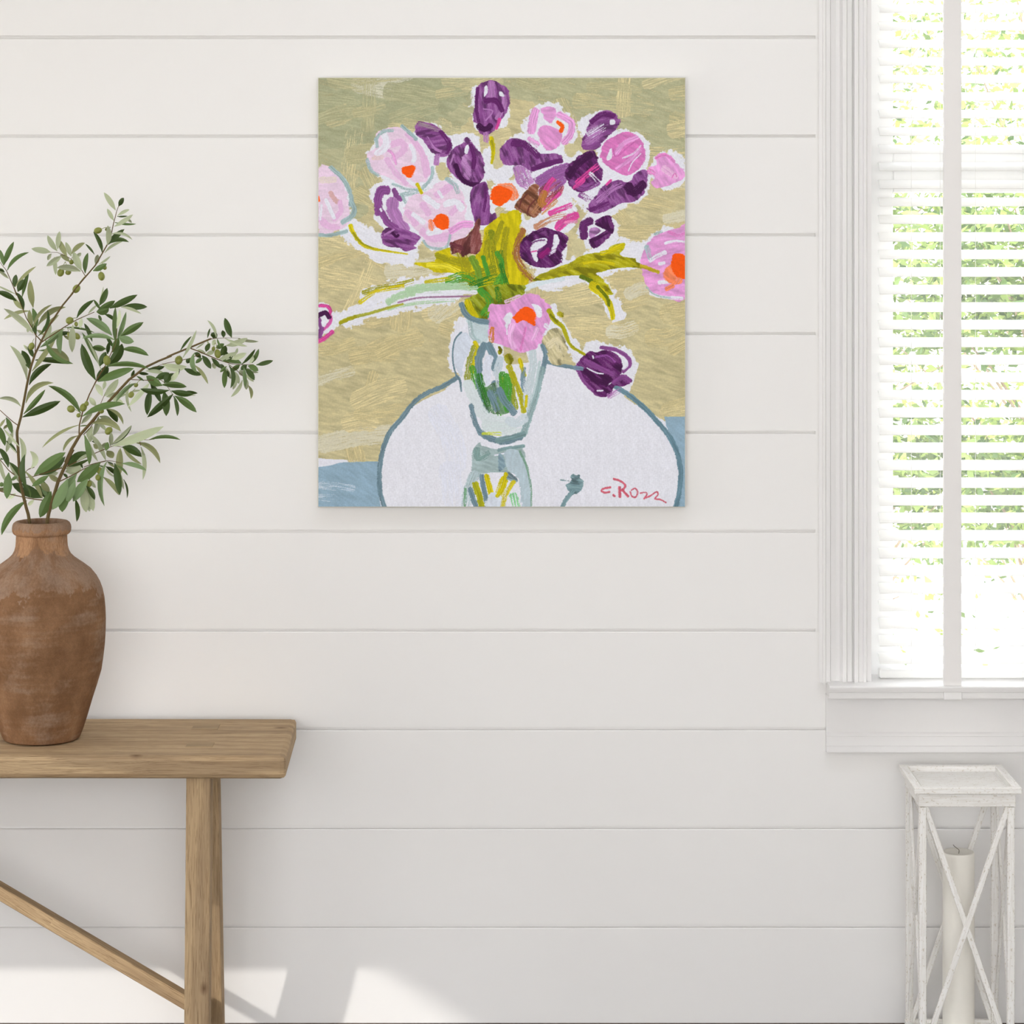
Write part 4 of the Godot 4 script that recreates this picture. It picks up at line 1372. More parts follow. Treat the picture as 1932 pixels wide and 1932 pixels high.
func build_canvas() -> void:
	var d := 0.022
	var a := at(599.5, 146.0, d)
	var b := at(1293.5, 957.0, d)
	var mid := Vector3((a.x + b.x) / 2, (a.y + b.y) / 2, 0)
	var o := thing("canvas_print", "frameless canvas print of purple and pink flowers in a glass vase on a white table", "painting", mid)
	var m := mat("print", Color8(255, 255, 255), 0.75, 0.25)
	m.albedo_texture = paint_picture()
	m.texture_repeat = false
	var w := b.x - a.x
	var h := a.y - b.y
	var st := mb()
	var e := 0.0012
	var z0 := 0.003
	quad(st, Vector3(-w / 2 + e, h / 2 - e, d), Vector3(w / 2 - e, h / 2 - e, d), Vector3(w / 2 - e, -h / 2 + e, d), Vector3(-w / 2 + e, -h / 2 + e, d), Vector3(0, 0, 1), Vector2(0, 0), Vector2(1, 0), Vector2(1, 1), Vector2(0, 1))
	part("printed_face", st, m, o)
	st = mb()
	for k in 4:
		var c := [Vector3(-w / 2, h / 2, 0), Vector3(w / 2, h / 2, 0), Vector3(w / 2, -h / 2, 0), Vector3(-w / 2, -h / 2, 0)]
		var p0: Vector3 = c[k]
		var p1: Vector3 = c[(k + 1) % 4]
		var n := Vector3(p1.y - p0.y, p0.x - p1.x, 0).normalized() * -1.0
		var i0 := Vector3(p0.x - signf(p0.x) * e, p0.y - signf(p0.y) * e, d)
		var i1 := Vector3(p1.x - signf(p1.x) * e, p1.y - signf(p1.y) * e, d)
		quad(st, i0, i1, p1 + Vector3(0, 0, d - e), p0 + Vector3(0, 0, d - e), (n + Vector3(0, 0, 1)).normalized())
		quad(st, p0 + Vector3(0, 0, d - e), p1 + Vector3(0, 0, d - e), p1 + Vector3(0, 0, z0), p0 + Vector3(0, 0, z0), n)
	quad(st, Vector3(-w / 2, h / 2, z0), Vector3(w / 2, h / 2, z0), Vector3(w / 2, -h / 2, z0), Vector3(-w / 2, -h / 2, z0), Vector3(0, 0, -1))
	part("wrapped_edge", st, M.canvas_side, o)
	for k in 4:
		st = mb()
		if k < 2:
			box(st, Vector3(-w / 2 + 0.002, (h / 2 - 0.042) * (1 if k == 0 else -1) - 0.02, 0.0002), Vector3(w / 2 - 0.002, (h / 2 - 0.042) * (1 if k == 0 else -1) + 0.02, z0))
		else:
			box(st, Vector3((w / 2 - 0.042) * (1 if k == 2 else -1) - 0.02, -h / 2 + 0.065, 0.0002), Vector3((w / 2 - 0.042) * (1 if k == 2 else -1) + 0.02, h / 2 - 0.065, z0))
		part("stretcher_bar", st, M.pine, o)


# ---------------------------------------------------------------- bench

func beam(st: SurfaceTool, a: Vector3, b: Vector3, wide: float, deep: float, ch := 0.0015, uv_off := 0.0, edge_st: SurfaceTool = null, facing := Vector3(0, 0, 1)) -> void:
	var y := (b - a).normalized()
	var x := y.cross(facing).normalized()
	var z := x.cross(y)
	bar(st, Transform3D(Basis(x, y, z), (a + b) / 2.0), Vector3(wide, a.distance_to(b), deep), ch, uv_off, edge_st)


func build_bench() -> void:
	var XL := -1.052
	var ZB := 0.030
	var ZF := 0.360
	var Y1 := 0.581
	var Y0 := 0.5403
	var o := thing("bench", "rustic oak bench with splayed legs and a diagonal brace, standing under the canvas print", "bench", Vector3(-0.24, 0, 0.195))
	var org := o.position
	# top: one thick plank, arrises worn round, its right end sawn a little out of square
	var sec := []
	for q in [[ZB, Y0 + 0.006], [ZB, Y1 - 0.008], [ZB + 0.003, Y1 - 0.002], [ZB + 0.010, Y1], [ZF - 0.010, Y1], [ZF - 0.003, Y1 - 0.0025], [ZF, Y1 - 0.008], [ZF, Y0 + 0.009], [ZF - 0.003, Y0 + 0.003], [ZF - 0.009, Y0], [ZB + 0.006, Y0]]:
		sec.append(Vector2(q[0], q[1]))
	var mid := Vector2((ZB + ZF) / 2, (Y0 + Y1) / 2)
	var rings := []
	var cuts := [[0.0, -1, 1.0], [0.006, -1, 1.0], [0.4, 0, 1.0], [0.8, 0, 1.0], [1.2, 0, 1.0], [-0.010, 1, 1.0], [-0.003, 1, 0.9965], [0.0, 1, 0.985]]
	for c in cuts:
		var ring := []
		for k in sec.size():
			var q: Vector2 = sec[k]
			if c[1] != 0:
				var inset := 0.006 if absf(c[0]) < 0.001 else 0.002 if absf(c[0]) < 0.004 else 0.0
				q = Vector2(clampf(q.x, ZB + inset * 2.0, ZF - inset), clampf(q.y, Y0 + inset, Y1 - inset))
			var f := (q.x - ZB) / (ZF - ZB)
			var x_end := lerpf(0.5622, 0.5722, f)
			var x: float = XL + c[0]
			if c[1] == 1:
				x = x_end + c[0]
			else:
				q.y += 0.0008 * sin(x * 9.0 + q.x * 20.0)
			ring.append(Vector3(x, q.y, q.x) - org)
		rings.append(ring)
	var st := mb()
	var run := [0.0]
	for k in sec.size():
		run.append(run[k] + sec[k].distance_to(sec[(k + 1) % sec.size()]))
	for i in rings.size() - 1:
		for k in sec.size():
			var j := (k + 1) % sec.size()
			var a: Vector3 = rings[i][k]
			var b: Vector3 = rings[i + 1][k]
			var c: Vector3 = rings[i + 1][j]
			var d: Vector3 = rings[i][j]
			var n := (c - a).cross(d - b).normalized()
			var out := (a + c) / 2.0 - Vector3((a.x + c.x) / 2.0, mid.y - org.y, mid.x - org.z)
			if i == rings.size() - 2 or i == rings.size() - 3:
				out.x += 0.02
			if n.dot(out) < 0:
				n = -n
			quad(st, a, b, c, d, n, Vector2(a.x, run[k]), Vector2(b.x, run[k]), Vector2(c.x, run[k + 1]), Vector2(d.x, run[k + 1]))
	for e in [0, rings.size() - 1]:
		var ctr := Vector3.ZERO
		for v in rings[e]:
			ctr += v / sec.size()
		for k in sec.size():
			var a: Vector3 = rings[e][k]
			var b: Vector3 = rings[e][(k + 1) % sec.size()]
			tri(st, ctr, a, b, Vector3(-1 if e == 0 else 1, 0, 0), Vector2(ctr.z * 0.3, ctr.y * 4), Vector2(a.z * 0.3, a.y * 4), Vector2(b.z * 0.3, b.y * 4))
	part("seat_plank", st, M.oak, o)
	for side in [0, 1]:
		var fx := func(x: float) -> float: return x if side == 0 else -0.48 - x
		var f0 := Vector3(fx.call(0.4160), 0.5405, 0.307) - org
		var f1 := Vector3(fx.call(0.4145), 0.0, 0.332) - org
		st = mb()
		beam(st, f1, f0, 0.0432, 0.037, 0.0016, 0.21 + side)
		part("leg", st, M.oak, o)
		var r0 := Vector3(fx.call(0.4053), 0.5405, 0.142) - org
		var r1 := Vector3(fx.call(0.4065), 0.0, 0.077) - org
		st = mb()
		beam(st, r1, r0, 0.0500, 0.037, 0.0016, 0.63 + side)
		part("leg", st, M.oak, o)
		st = mb()
		box(st, Vector3(minf(fx.call(0.396), fx.call(0.411)), 0.040, 0.10) - org, Vector3(maxf(fx.call(0.396), fx.call(0.411)), 0.080, 0.315) - org, 0.001)
		part("cross_rail", st, M.oak, o)
		var p := at(0, 1680.5, 0.175)
		var q := at(348, 1886, 0.175)
		var dir := (q - p).normalized()
		var lo := q + dir * 0.030
		var hi := p - dir * ((0.5405 - p.y) / -dir.y)
		lo.x = fx.call(lo.x)
		hi.x = fx.call(hi.x)
		st = mb()
		beam(st, lo - org, hi - org, 0.0235, 0.030, 0.0014, 0.4 + side)
		part("brace", st, M.oak, o)
		for t in [[0.378, 0.4266, 0.0881, 0.1357], [0.3874, 0.4356, 0.2504, 0.286]]:
			st = mb()
			var a: float = fx.call(t[0])
			var b: float = fx.call(t[1])
			box(st, Vector3(minf(a, b), Y1 - 0.010, t[2]) - org, Vector3(maxf(a, b), Y1 + 0.0012, t[3]) - org, 0.0006)
			part("tenon", st, M.oak_tenon, o)


func build_jar() -> void:
	var c := Vector3(0.1193, 0.5811, 0.216)
	var o := thing("clay_jar", "tall brown terracotta jar with a rolled rim, standing on the oak bench", "jar", c)
	var prof := []
	for q in [[316, 1747], [560, 1747], [596, 1745], [606, 1736], [618, 1706], [630, 1676], [660, 1582], [700, 1446], [735, 1338], [765, 1236], [780, 1132], [790, 1046], [796, 950], [798, 850], [795, 770], [787, 685], [773, 620], [755, 570], [729, 522], [688, 470], [640, 432], [600, 404], [562, 376], [536, 350], [521, 322], [512, 290], [509, 250], [507, 208], [508, 198], [520, 197], [530, 188], [537, 170], [538, 150], [535, 130], [527, 113], [513, 102], [498, 99], [484, 103], [474, 114], [469, 132], [470, 200], [476, 300], [500, 350], [560, 400], [680, 500], [750, 640], [765, 900], [740, 1200], [640, 1550], [580, 1700], [316, 1705]]:
		prof.append(Vector2((q[0] - 316.0) / 4.026 / 1046.8, 1.55 - (960.0 + q[1] / 4.026 - 380.0) / 1046.8 - c.y + 0.0016))
	var st := mb()
	lathe(st, prof, 96)
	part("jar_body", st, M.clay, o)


# ---------------------------------------------------------------- olive branches

# A lance shaped leaf from base to tip. bow moves its middle sideways in the picture plane, width is its broadest part.
func leaf(o: Node3D, base: Vector3, tip: Vector3, bow: float, width: float, tone: String) -> void:
	var d := tip - base
	var flat := Vector3(d.x, d.y, 0).normalized()
	var side := Vector3(flat.y, -flat.x, 0)
	var mid := (base + tip) / 2.0 + side * bow + Vector3(0, 0, rng.randf_range(-0.006, 0.006))
	var ctrl := mid * 2.0 - (base + tip) / 2.0
	var roll := rng.randf_range(-0.6, 0.6)
	var pale := tone in ["L", "O", "P"]
	var n := 8
	var keel := rng.randf_range(0.10, 0.26) * width
	var L := []
	var C := []
	var R := []
	var nl := []
	var nr := []
	for i in n + 1:
		var t := float(i) / n
		var p := base * (1 - t) * (1 - t) + ctrl * 2.0 * t * (1 - t) + tip * t * t
		var tg := ((ctrl - base) * (1 - t) + (tip - ctrl) * t).normalized()
		var s0 := Vector3(tg.y, -tg.x, 0).normalized()
		var ang := roll + 0.35 * (t - 0.5) * roll
		var sd := (s0 * cos(ang) + Vector3(0, 0, 1) * sin(ang)).normalized()
		var w := 0.0
		if t > 0.07:
			var k := (t - 0.07) / 0.93
			w = pow(k, 0.62) * pow(1.0 - k, 0.72) / 0.428 * 0.5 * width / cos(ang)
		w = maxf(w, 0.0006) if i < n else 0.0002
		var up := tg.cross(sd).normalized()
		if up.z < 0:
			up = -up
		var lift := up * keel * (w / (0.5 * width)) * (1.0 if pale else -1.0)
		L.append(p - sd * w)
		R.append(p + sd * w)
		C.append(p + lift)
		nl.append((up * 1.0 - sd * (0.4 if not pale else -0.3)).normalized())
		nr.append((up * 1.0 + sd * (0.4 if not pale else -0.3)).normalized())
	var front := mb()
	var back := mb()
	for i in n:
		for h in 2:
			var E: Array = L if h == 0 else R
			var e: Array = nl if h == 0 else nr
			var u := [Vector2.ZERO, Vector2.ZERO, Vector2.ZERO]
			for f in 2:
				var st := front if f == 0 else back
				var s := 1.0 if f == 0 else -1.0
				var z := Vector3(0, 0, 0.00012) * s
				var c0: Vector3 = C[i] + z
				var c1: Vector3 = C[i + 1] + z
				var m0: Vector3 = e[i] * s
				var m1: Vector3 = e[i + 1] * s
				tri3(st, [c0, c1, E[i + 1]], [m0, m1, m1], u)
				tri3(st, [c0, E[i + 1], E[i]], [m0, m1, m0], u)
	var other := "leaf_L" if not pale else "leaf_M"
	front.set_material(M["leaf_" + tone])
	var mesh: ArrayMesh = front.commit()
	back.set_material(M[other])
	mesh = back.commit(mesh)
	part_mesh("leaf", mesh, o)


func branch(o: Node3D, text: String) -> void:
	var org := o.position
	var from := Vector2.ZERO
	var z := 1.0
	for line in text.split("\n", false):
		var f := line.strip_edges().split(" ", false)
		if f.is_empty():
			continue
		if f[0] == "@":
			from = Vector2(f[1].to_float(), f[2].to_float())
			z = f[3].to_float()
			continue
		var v := []
		for q in f:
			v.append(q.to_float())
		if f[0] == "T" or f[0] == "S":                              # twig or main stem: radii in millimetres, depth, then points
			var pts := []
			for i in range(4, f.size() - 1, 2):
				var t := (i - 4.0) / maxf(f.size() - 6.0, 1.0)
				pts.append(at(from.x + v[i] / z, from.y + v[i + 1] / z, lerpf(v[3], v[3] + (-0.02 if f[0] == "T" else 0.0), t)) - org)
			var st := mb()
			tube(st, pts, v[1] * 0.001, v[2] * 0.001, 9 if f[0] == "S" else 6)
			part("twig" if f[0] == "T" else "stem", st, M.twig if f[0] == "T" else M.bark, o)
		elif f[0] == "o":                                           # an olive: place, half sizes, where its stalk starts
			var d := 0.214 + rng.randf_range(-0.006, 0.010)
			var c := at(from.x + v[1] / z, from.y + v[2] / z, d) - org
			var up := Vector3(0.1, 1, 0)
			var st := mb()
			if f.size() > 6:
				var e := at(from.x + v[5] / z, from.y + v[6] / z, d - 0.004) - org
				up = e - c
				tube(st, [c, c + up * 0.5 + Vector3(0, 0.002, 0.001), e], 0.0005, 0.0005, 5)
			ball(st, c, up, v[3] / z / 1046.0 * 1.04, v[4] / z / 1046.0 * 1.04)
			part("olive", st, M.olive, o)
		else:
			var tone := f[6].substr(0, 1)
			var d := 0.205 + rng.randf_range(-0.012, 0.012)
			if f[6].ends_with("+"):
				d += 0.024
			elif f[6].ends_with("-"):
				d -= 0.026
			var a := at(from.x + v[0] / z, from.y + v[1] / z, d) - org
			var b := at(from.x + v[2] / z, from.y + v[3] / z, d + rng.randf_range(-0.02, 0.02)) - org
			leaf(o, a, b, v[4] / z / 1046.0, v[5] / z / 1046.0 * 1.06, tone)


func build_branches() -> void:
	var a := thing("olive_branch", "olive branch rising steeply from the jar, its top twig the highest of the plant", "branch", at(58, 1100, 0.216))
	branch(a, """
@ 0 850 9.66
S 3.1 2.6 0.214 600 2200 545 1345 480 1050 430 850 372 600 345 250 330 0
@ 0 720 9.66
S 2.6 2.2 0.214 335 1300 310 970 330 830 380 650 440 330 490 60
@ 0 540 9.66
S 2.2 1.5 0.214 490 1800 560 1480 640 1230 750 1010 880 740 1000 560 1140 350 1330 120
@ 0 340 6.9
S 1.5 0.5 0.214 920 1500 1000 1390 1115 1255 1240 1110 1390 850 1450 700 1478 560 1500 480 1520 400 1545 335
T 0.7 0.4 0.212 1115 1255 1060 1165 960 1075 930 1030 860 985 800 960 740 940 660 938
@ 0 540 9.66
T 1.0 0.6 0.212 745 990 650 890 590 770 480 580 430 450 335 220 255 20
T 0.9 0.5 0.212 640 1190 655 930 668 700 640 520 612 410
T 1.1 0.6 0.212 750 1025 940 900 1180 740 1400 610 1560 540 1720 470
@ 0 340 6.9
T 0.8 0.4 0.205 215 1500 180 1400 90 1190 30 1110 -40 1010
@ 0 720 9.66
T 0.9 0.6 0.212 325 795 240 735 130 640 0 520 -90 430
T 0.9 0.5 0.206 620 1560 560 1580 490 1620 440 1700
@ 0 850 9.66
T 1.0 0.6 0.214 260 440 150 350 0 165 -80 60
@ 0 340 6.9
1505 390 1353 160 2 72 L
1545 340 1612 230 -8 62 D
1482 525 1395 372 0 58 L
1530 462 1685 382 -8 46 L
1525 472 1660 466 4 24 D-
1490 602 1730 447 8 62 L+
1655 500 1715 555 0 36 L-
1495 550 1770 570 12 32 M-
1395 842 1402 590 18 78 L+
1400 842 1620 638 -6 82 D
1445 702 1722 775 -44 36 L+
1400 840 1678 805 -52 58 M
1362 946 1600 795 -26 40 L
1332 945 1215 670 26 54 D
1228 965 1112 830 8 34 D
1245 1100 1275 968 -2 62 L
1110 1212 1145 945 -10 74 M
1290 1092 1435 990 8 32 L
1210 1180 1390 1085 6 74 M+
660 938 408 890 0 80 L
745 922 620 718 -14 66 L
750 900 775 665 -4 66 L
872 992 757 762 -4 76 O
930 992 855 805 -4 76 L-
930 962 1105 815 -22 64 O
1062 1175 955 930 -12 86 L+
1000 1000 1055 945 0 46 L-
905 1062 780 970 6 62 O-
800 987 605 1120 2 74 L+
670 957 622 1042 4 46 L-
705 1000 725 1232 -4 58 L
1050 1187 742 1140 22 88 L+
48 1110 180 800 -4 66 M
95 1175 375 940 -46 56 M
48 1112 -5 900 0 64 M
60 1200 -40 1150 6 40 D
112 1282 -20 1180 4 44 L
188 1390 212 1228 -8 76 D
195 1392 468 1125 -26 46 O
232 1452 325 1290 -4 92 D
o 1275 655 40 52 1440 612
o 1390 640 20 24 1440 615
o 790 1203 44 52 850 1060
o 888 1200 38 34 850 1060
o 930 1066 30 32 940 1000
o 1320 1250 42 57 1305 1150
o 1362 1138 27 30 1330 1080
o 995 1414 46 58 1100 1255
@ 0 540 9.66
400 205 525 -300 0 76 M-
605 392 548 -120 -4 132 O
285 142 -60 -20 -10 40 L
300 272 -60 100 32 112 D
432 430 300 115 26 82 D-
420 425 235 195 -6 96 O
612 862 70 408 30 128 L
540 452 70 605 42 72 O-
540 730 500 840 0 62 L-
592 745 540 430 -22 112 O-
662 765 590 400 30 100 M
662 865 600 690 4 80 D
600 755 950 335 -68 62 O+
690 722 1200 380 -88 104 O-
740 862 1075 520 -18 84 O-
700 905 865 432 72 66 D+
672 800 800 885 0 62 O-
800 1005 930 700 6 84 P-
832 965 1180 785 -20 84 L-
730 1112 1132 795 24 92 G
950 905 1300 848 -14 84 D-
1150 890 1260 980 0 52 O-
1180 752 1720 842 -32 44 M-
1142 780 1108 1232 52 116 G
930 1130 1265 1365 -14 136 O-
585 1552 1012 968 0 104 O-
700 1172 900 1140 14 36 M-
640 1347 1332 1412 -34 112 D-
830 982 1330 1412 110 92 M+
612 1302 510 1090 4 78 D
562 1182 430 1068 0 56 P-
540 1512 395 1170 8 124 D
485 1702 185 1080 76 98 L
530 1802 940 1415 -70 116 D
1330 702 1315 1205 0 126 L+
1490 582 1465 768 12 88 P
o 1270 626 64 70 1400 580
o 1388 690 33 46 1380 620
o 575 1095 54 68 620 960
o 1400 910 52 70 1220 750
o 1256 890 32 52 1230 760
@ 120 520 9.66
240 772 555 445 -36 90 D
450 692 615 530 0 44 L-
640 492 725 205 6 32 P-
652 545 795 225 14 122 D
672 622 550 440 4 54 M+
600 662 938 458 2 116 M
600 662 825 600 30 120 M+
840 596 1345 350 4 126 D
1050 572 1525 570 -4 124 D
1060 570 1415 695 -24 58 L+
740 702 950 842 -24 66 D-
@ 0 720 9.66
470 392 975 22 -126 104 O
430 592 825 145 14 94 M+
410 648 1102 355 0 156 D
378 452 -20 310 62 84 L
110 652 215 942 -12 96 M
100 680 0 832 4 52 O-
60 862 150 782 0 54 O-
362 1192 60 852 -14 56 L+
-50 780 92 1172 -20 116 M
240 882 110 1292 -6 94 L-
305 1292 100 1075 14 40 D
300 1310 110 1090 0 36 L-
380 1502 350 1010 66 104 L-
150 1562 -20 1210 30 104 D
10 1390 60 1420 0 30 M-
562 1582 545 1265 84 124 P
@ 0 850 9.66
500 702 455 68 -66 116 D+
425 672 155 200 10 66 L
470 662 165 208 44 94 D
450 372 775 882 -52 78 O+
780 862 215 602 -10 204 D-
160 400 125 882 10 176 M+
310 472 205 542 0 66 M
0 150 135 605 30 74 L
70 602 -20 642 0 84 M
0 682 70 742 0 104 O-
150 882 290 782 0 72 P-
620 902 510 1002 0 72 P-
490 912 28 1542 82 132 M
552 862 500 642 8 38 M+
760 700 640 620 0 60 M-
""")
	var b := thing("olive_branch", "olive branch leaning out of the jar to the right, reaching towards the canvas print", "branch", at(83, 1100, 0.216))
	branch(b, """
@ 0 850 9.66
S 3.5 3.0 0.220 800 2200 852 1345 930 1000 1060 560 1230 180 1330 -20
@ 120 680 8.05
S 3.0 2.3 0.220 30 1550 120 1350 250 1130 420 940 600 720 800 500 1000 285
S 2.3 1.8 0.220 990 295 1100 215 1230 110 1450 5 1640 -70
@ 300 580 8.4
S 1.8 1.0 0.220 130 785 250 732 480 640 640 572 800 505 830 500
T 0.7 0.3 0.220 830 500 900 490 1030 484 1160 484 1290 490
T 1.1 0.5 0.220 500 648 640 700 780 762 950 832 1130 890 1300 908 1500 906
T 0.6 0.4 0.216 1100 900 1250 1010 1330 1090
T 0.7 0.4 0.218 640 745 480 810 300 850 130 880 0 920 -90 965
@ 120 680 8.05
T 1.3 1.0 0.220 235 1130 240 980 290 780 390 520 480 340 580 160
T 0.7 0.4 0.220 1030 292 1300 302 1480 300 1600 430 1660 520
T 0.8 0.5 0.216 300 1130 400 1030 480 900 540 800 570 640 640 480
T 0.9 0.4 0.220 50 1612 300 1490 500 1400 640 1342 770 1300 900 1322
T 0.8 0.4 0.222 1170 1290 1165 1210 1280 1208 1380 1195
@ 0 850 9.66
T 1.0 0.6 0.226 1050 582 1300 460 1500 350 1760 232 1932 192
T 1.0 0.5 0.216 1130 318 900 385 620 470 480 490 340 480
T 1.1 0.7 0.214 830 910 640 890 450 855 200 800 0 740 -100 700
@ 140 840 10.733
T 0.7 0.4 0.224 200 440 400 370 620 320 780 322 960 362
@ 120 520 9.66
T 0.9 0.4 0.220 590 1922 760 1640 900 1340 955 1180 965 960
880 1092 415 778 40 146 G
905 1312 770 1100 0 64 D-
930 1172 342 1142 62 88 G+
665 1652 335 1035 22 96 M-
690 1732 430 1160 8 42 L
520 1200 375 870 10 84 D-
770 1332 520 1305 -6 122 M+
690 832 640 715 0 50 M
950 1252 945 568 -14 108 M-
965 962 1020 620 24 76 P+
970 1202 1140 660 10 90 G-
1040 1102 1455 850 -4 132 M
1000 1112 1282 1205 10 146 G+
890 1402 1000 1130 8 124 M-
790 1652 1066 1240 40 170 D
1050 1347 1550 1460 -52 116 M
800 1432 830 1210 0 72 D-
660 1652 775 1390 -10 130 D
585 1905 330 1240 -20 156 D
590 1922 805 1640 10 156 D-
620 1932 1280 1690 -14 158 M
760 1662 1550 1692 -66 98 M+
o 790 1547 66 92 780 1400
@ 0 720 9.66
1470 582 880 75 84 132 M
1430 792 770 1202 58 58 O
1600 797 1450 812 0 26 M-
1420 987 1150 1272 62 62 O
620 1712 1196 1290 -16 186 M+
700 1702 1192 1362 52 146 D
700 1706 1160 1530 28 42 L-
@ 120 680 8.05
280 852 936 660 -58 104 M+
270 962 440 790 0 72 L-
492 692 390 565 6 84 P-
590 542 480 360 6 94 P
590 512 490 372 -16 50 D-
620 542 830 285 12 112 L
600 442 628 310 0 62 P-
790 642 1090 345 -42 66 G+
650 552 950 520 -10 94 L-
720 572 905 640 0 64 P-
1010 330 1030 782 62 54 L
982 702 1310 340 6 84 P+
1020 472 1182 450 0 32 L
1030 272 1070 145 6 48 D
1280 132 1535 90 14 74 D
1130 190 1292 208 0 54 D-
1250 162 1530 200 -12 62 L+
1110 240 1222 312 -8 34 D
1500 382 1255 235 -6 136 M+
1400 262 1605 188 10 106 D+
1560 230 1690 200 6 54 D
1530 340 1596 190 10 120 D+
1490 372 1870 402 -14 104 M+
1602 452 1165 430 -34 98 D+
1320 442 1270 832 14 118 D
1310 332 1475 640 -6 84 D-
1520 462 1558 845 -16 122 D
1662 512 1270 865 -6 108 D+
650 742 815 942 -22 110 D
660 732 905 970 -52 58 O+
430 962 872 1078 -82 120 O+
545 852 742 942 -14 84 L-
530 852 450 1142 -14 84 L-
440 1002 370 1180 10 90 L-
400 1052 402 1242 -6 84 L-
315 1132 390 1585 -34 98 M+
330 1142 520 1532 10 68 L+
370 1092 640 1522 -44 78 L
430 1232 502 1262 -8 44 D
450 1272 522 1340 0 72 O
530 962 640 1062 -8 54 L-
712 1302 722 1090 6 66 L
730 1272 1030 985 20 62 L+
732 1278 1034 992 34 50 D
730 1302 1520 1003 18 140 L+
1300 1205 1775 1205 -46 58 M
1100 1252 1466 1560 -92 98 O
890 1317 1186 1465 -40 134 D
900 1312 1186 1577 28 54 O
655 1370 752 1482 0 112 O
640 1372 672 1240 0 84 M+
560 1332 680 1252 0 72 L-
60 1602 385 1410 -50 124 D
200 1532 405 1412 -6 48 L+
80 1612 392 1500 10 52 D
30 1642 292 1570 20 146 L-
292 1642 240 1540 4 38 D
o 685 1070 52 64 740 1010
o 575 770 38 38 600 740
o 1100 376 30 34 1170 300
o 1026 522 42 50 1090 430
o 300 716 52 66 330 640
o 350 656 32 40 350 600
o 113 738 54 60 270 800
o 228 834 32 34 270 800
@ 300 580 8.4
190 1322 580 1395 6 40 L
195 1322 545 1374 14 104 D+
410 1332 612 1360 0 58 D
250 1402 596 1662 -14 124 M
232 1402 290 1722 -28 66 D
50 892 440 935 40 124 P
390 962 682 1066 16 88 D
560 912 776 1212 -26 56 O
560 722 600 1032 48 86 G+
682 762 822 972 -14 96 D
690 802 580 886 6 62 M
560 722 662 800 -14 84 D
495 805 440 885 0 74 D
240 1112 322 970 10 52 D
160 1172 312 1000 16 84 P
340 682 516 455 -10 42 D
380 792 592 362 18 56 L+
590 652 722 560 0 26 L
770 482 812 330 -4 36 D
905 472 768 204 32 48 L
1152 478 1042 165 0 98 D
1022 478 1004 362 4 76 D
912 492 815 440 20 112 D
1250 492 1576 540 18 52 L
1060 606 1402 486 18 96 L
1050 492 1396 616 16 52 L+
900 642 1032 575 6 82 M-
985 642 920 492 0 32 M+
842 602 892 510 0 72 P
780 592 770 526 0 32 P
745 702 808 568 -6 78 D+
740 722 610 672 0 62 L-
750 732 882 690 8 72 L-
980 762 1056 604 10 104 D
1112 746 1000 690 0 42 D-
990 792 1152 740 4 72 M-
950 822 1245 712 10 92 L
1200 752 1242 644 6 46 L-
1150 822 1382 725 6 92 L+
1112 796 1168 780 0 42 D
1000 852 1312 890 -28 84 M
830 802 970 962 -10 72 D
870 872 892 972 10 78 P-
960 902 1040 982 -6 72 D-
1072 932 968 1026 0 52 M+
1050 962 1036 1278 4 88 M+
1070 962 1142 1132 6 62 L-
1078 1000 1098 1102 -6 42 D-
1110 922 1133 1280 -56 72 D+
1190 1012 1268 1212 -10 76 L-
1240 1092 1170 1302 -10 62 L
1282 912 1138 1010 0 78 M+
1392 912 1295 990 0 82 D
1310 902 1526 660 14 54 D+
1440 892 1492 740 6 62 P
1470 882 1582 658 10 66 M
1540 912 1808 843 6 74 D
1410 926 1574 1005 -10 92 M
1380 962 1470 1012 0 42 L-
1430 1022 1576 1030 0 36 L-
1360 972 1512 1152 -14 94 D
1345 952 1370 1258 -4 62 G+
1280 992 1332 1082 0 84 L-
1380 1062 1502 1176 0 58 P-
1322 1152 1140 1418 -26 64 L
1370 1112 1385 1304 -6 84 L-
1410 1232 1455 1450 -26 56 O
o 313 836 60 70 330 760
o 930 735 50 72 900 560
o 863 655 28 38 890 560
@ 140 840 10.733
1350 32 1390 697 -44 92 L
925 622 935 58 -4 170 O-
530 352 55 745 -10 226 M+
282 682 -25 1142 10 200 G+
660 332 612 1232 122 122 G+
580 642 906 1012 -42 92 O
300 692 440 862 0 72 L-
820 362 925 1012 -4 146 D+
640 432 830 592 -10 92 D
640 462 822 642 14 44 L
490 412 622 452 -8 32 M
670 332 812 442 0 62 O-
680 332 800 386 0 36 D
830 392 1002 892 -14 84 L-
850 402 1082 612 -16 46 M+
1000 692 1070 1072 -26 48 D
960 372 1460 512 -48 92 G+
240 822 416 1108 -26 108 D
200 862 245 1358 10 190 L-
230 852 388 1332 -14 150 L-
300 1222 312 1342 0 62 L-
20 1082 50 1548 -30 104 D
o 510 512 60 72 495 420
o 485 652 56 66 495 560
o 300 782 58 70 320 680
@ 0 850 9.66
1232 512 950 1082 -20 196 G+
1402 422 1060 822 -6 150 G+
1372 542 1210 962 -10 146 G+
1252 722 1134 1122 24 186 M
932 742 728 1222 -10 186 M+
740 582 902 752 -6 122 O-
890 452 578 652 0 106 M+
882 442 1102 560 6 112 O-
1062 402 880 462 0 92 L-
1192 382 1482 300 20 172 L-
1150 422 1232 502 0 52 D
800 560 890 860 10 150 M-
700 640 860 880 -6 140 D-
""")


# ---------------------------------------------------------------- lantern and candle

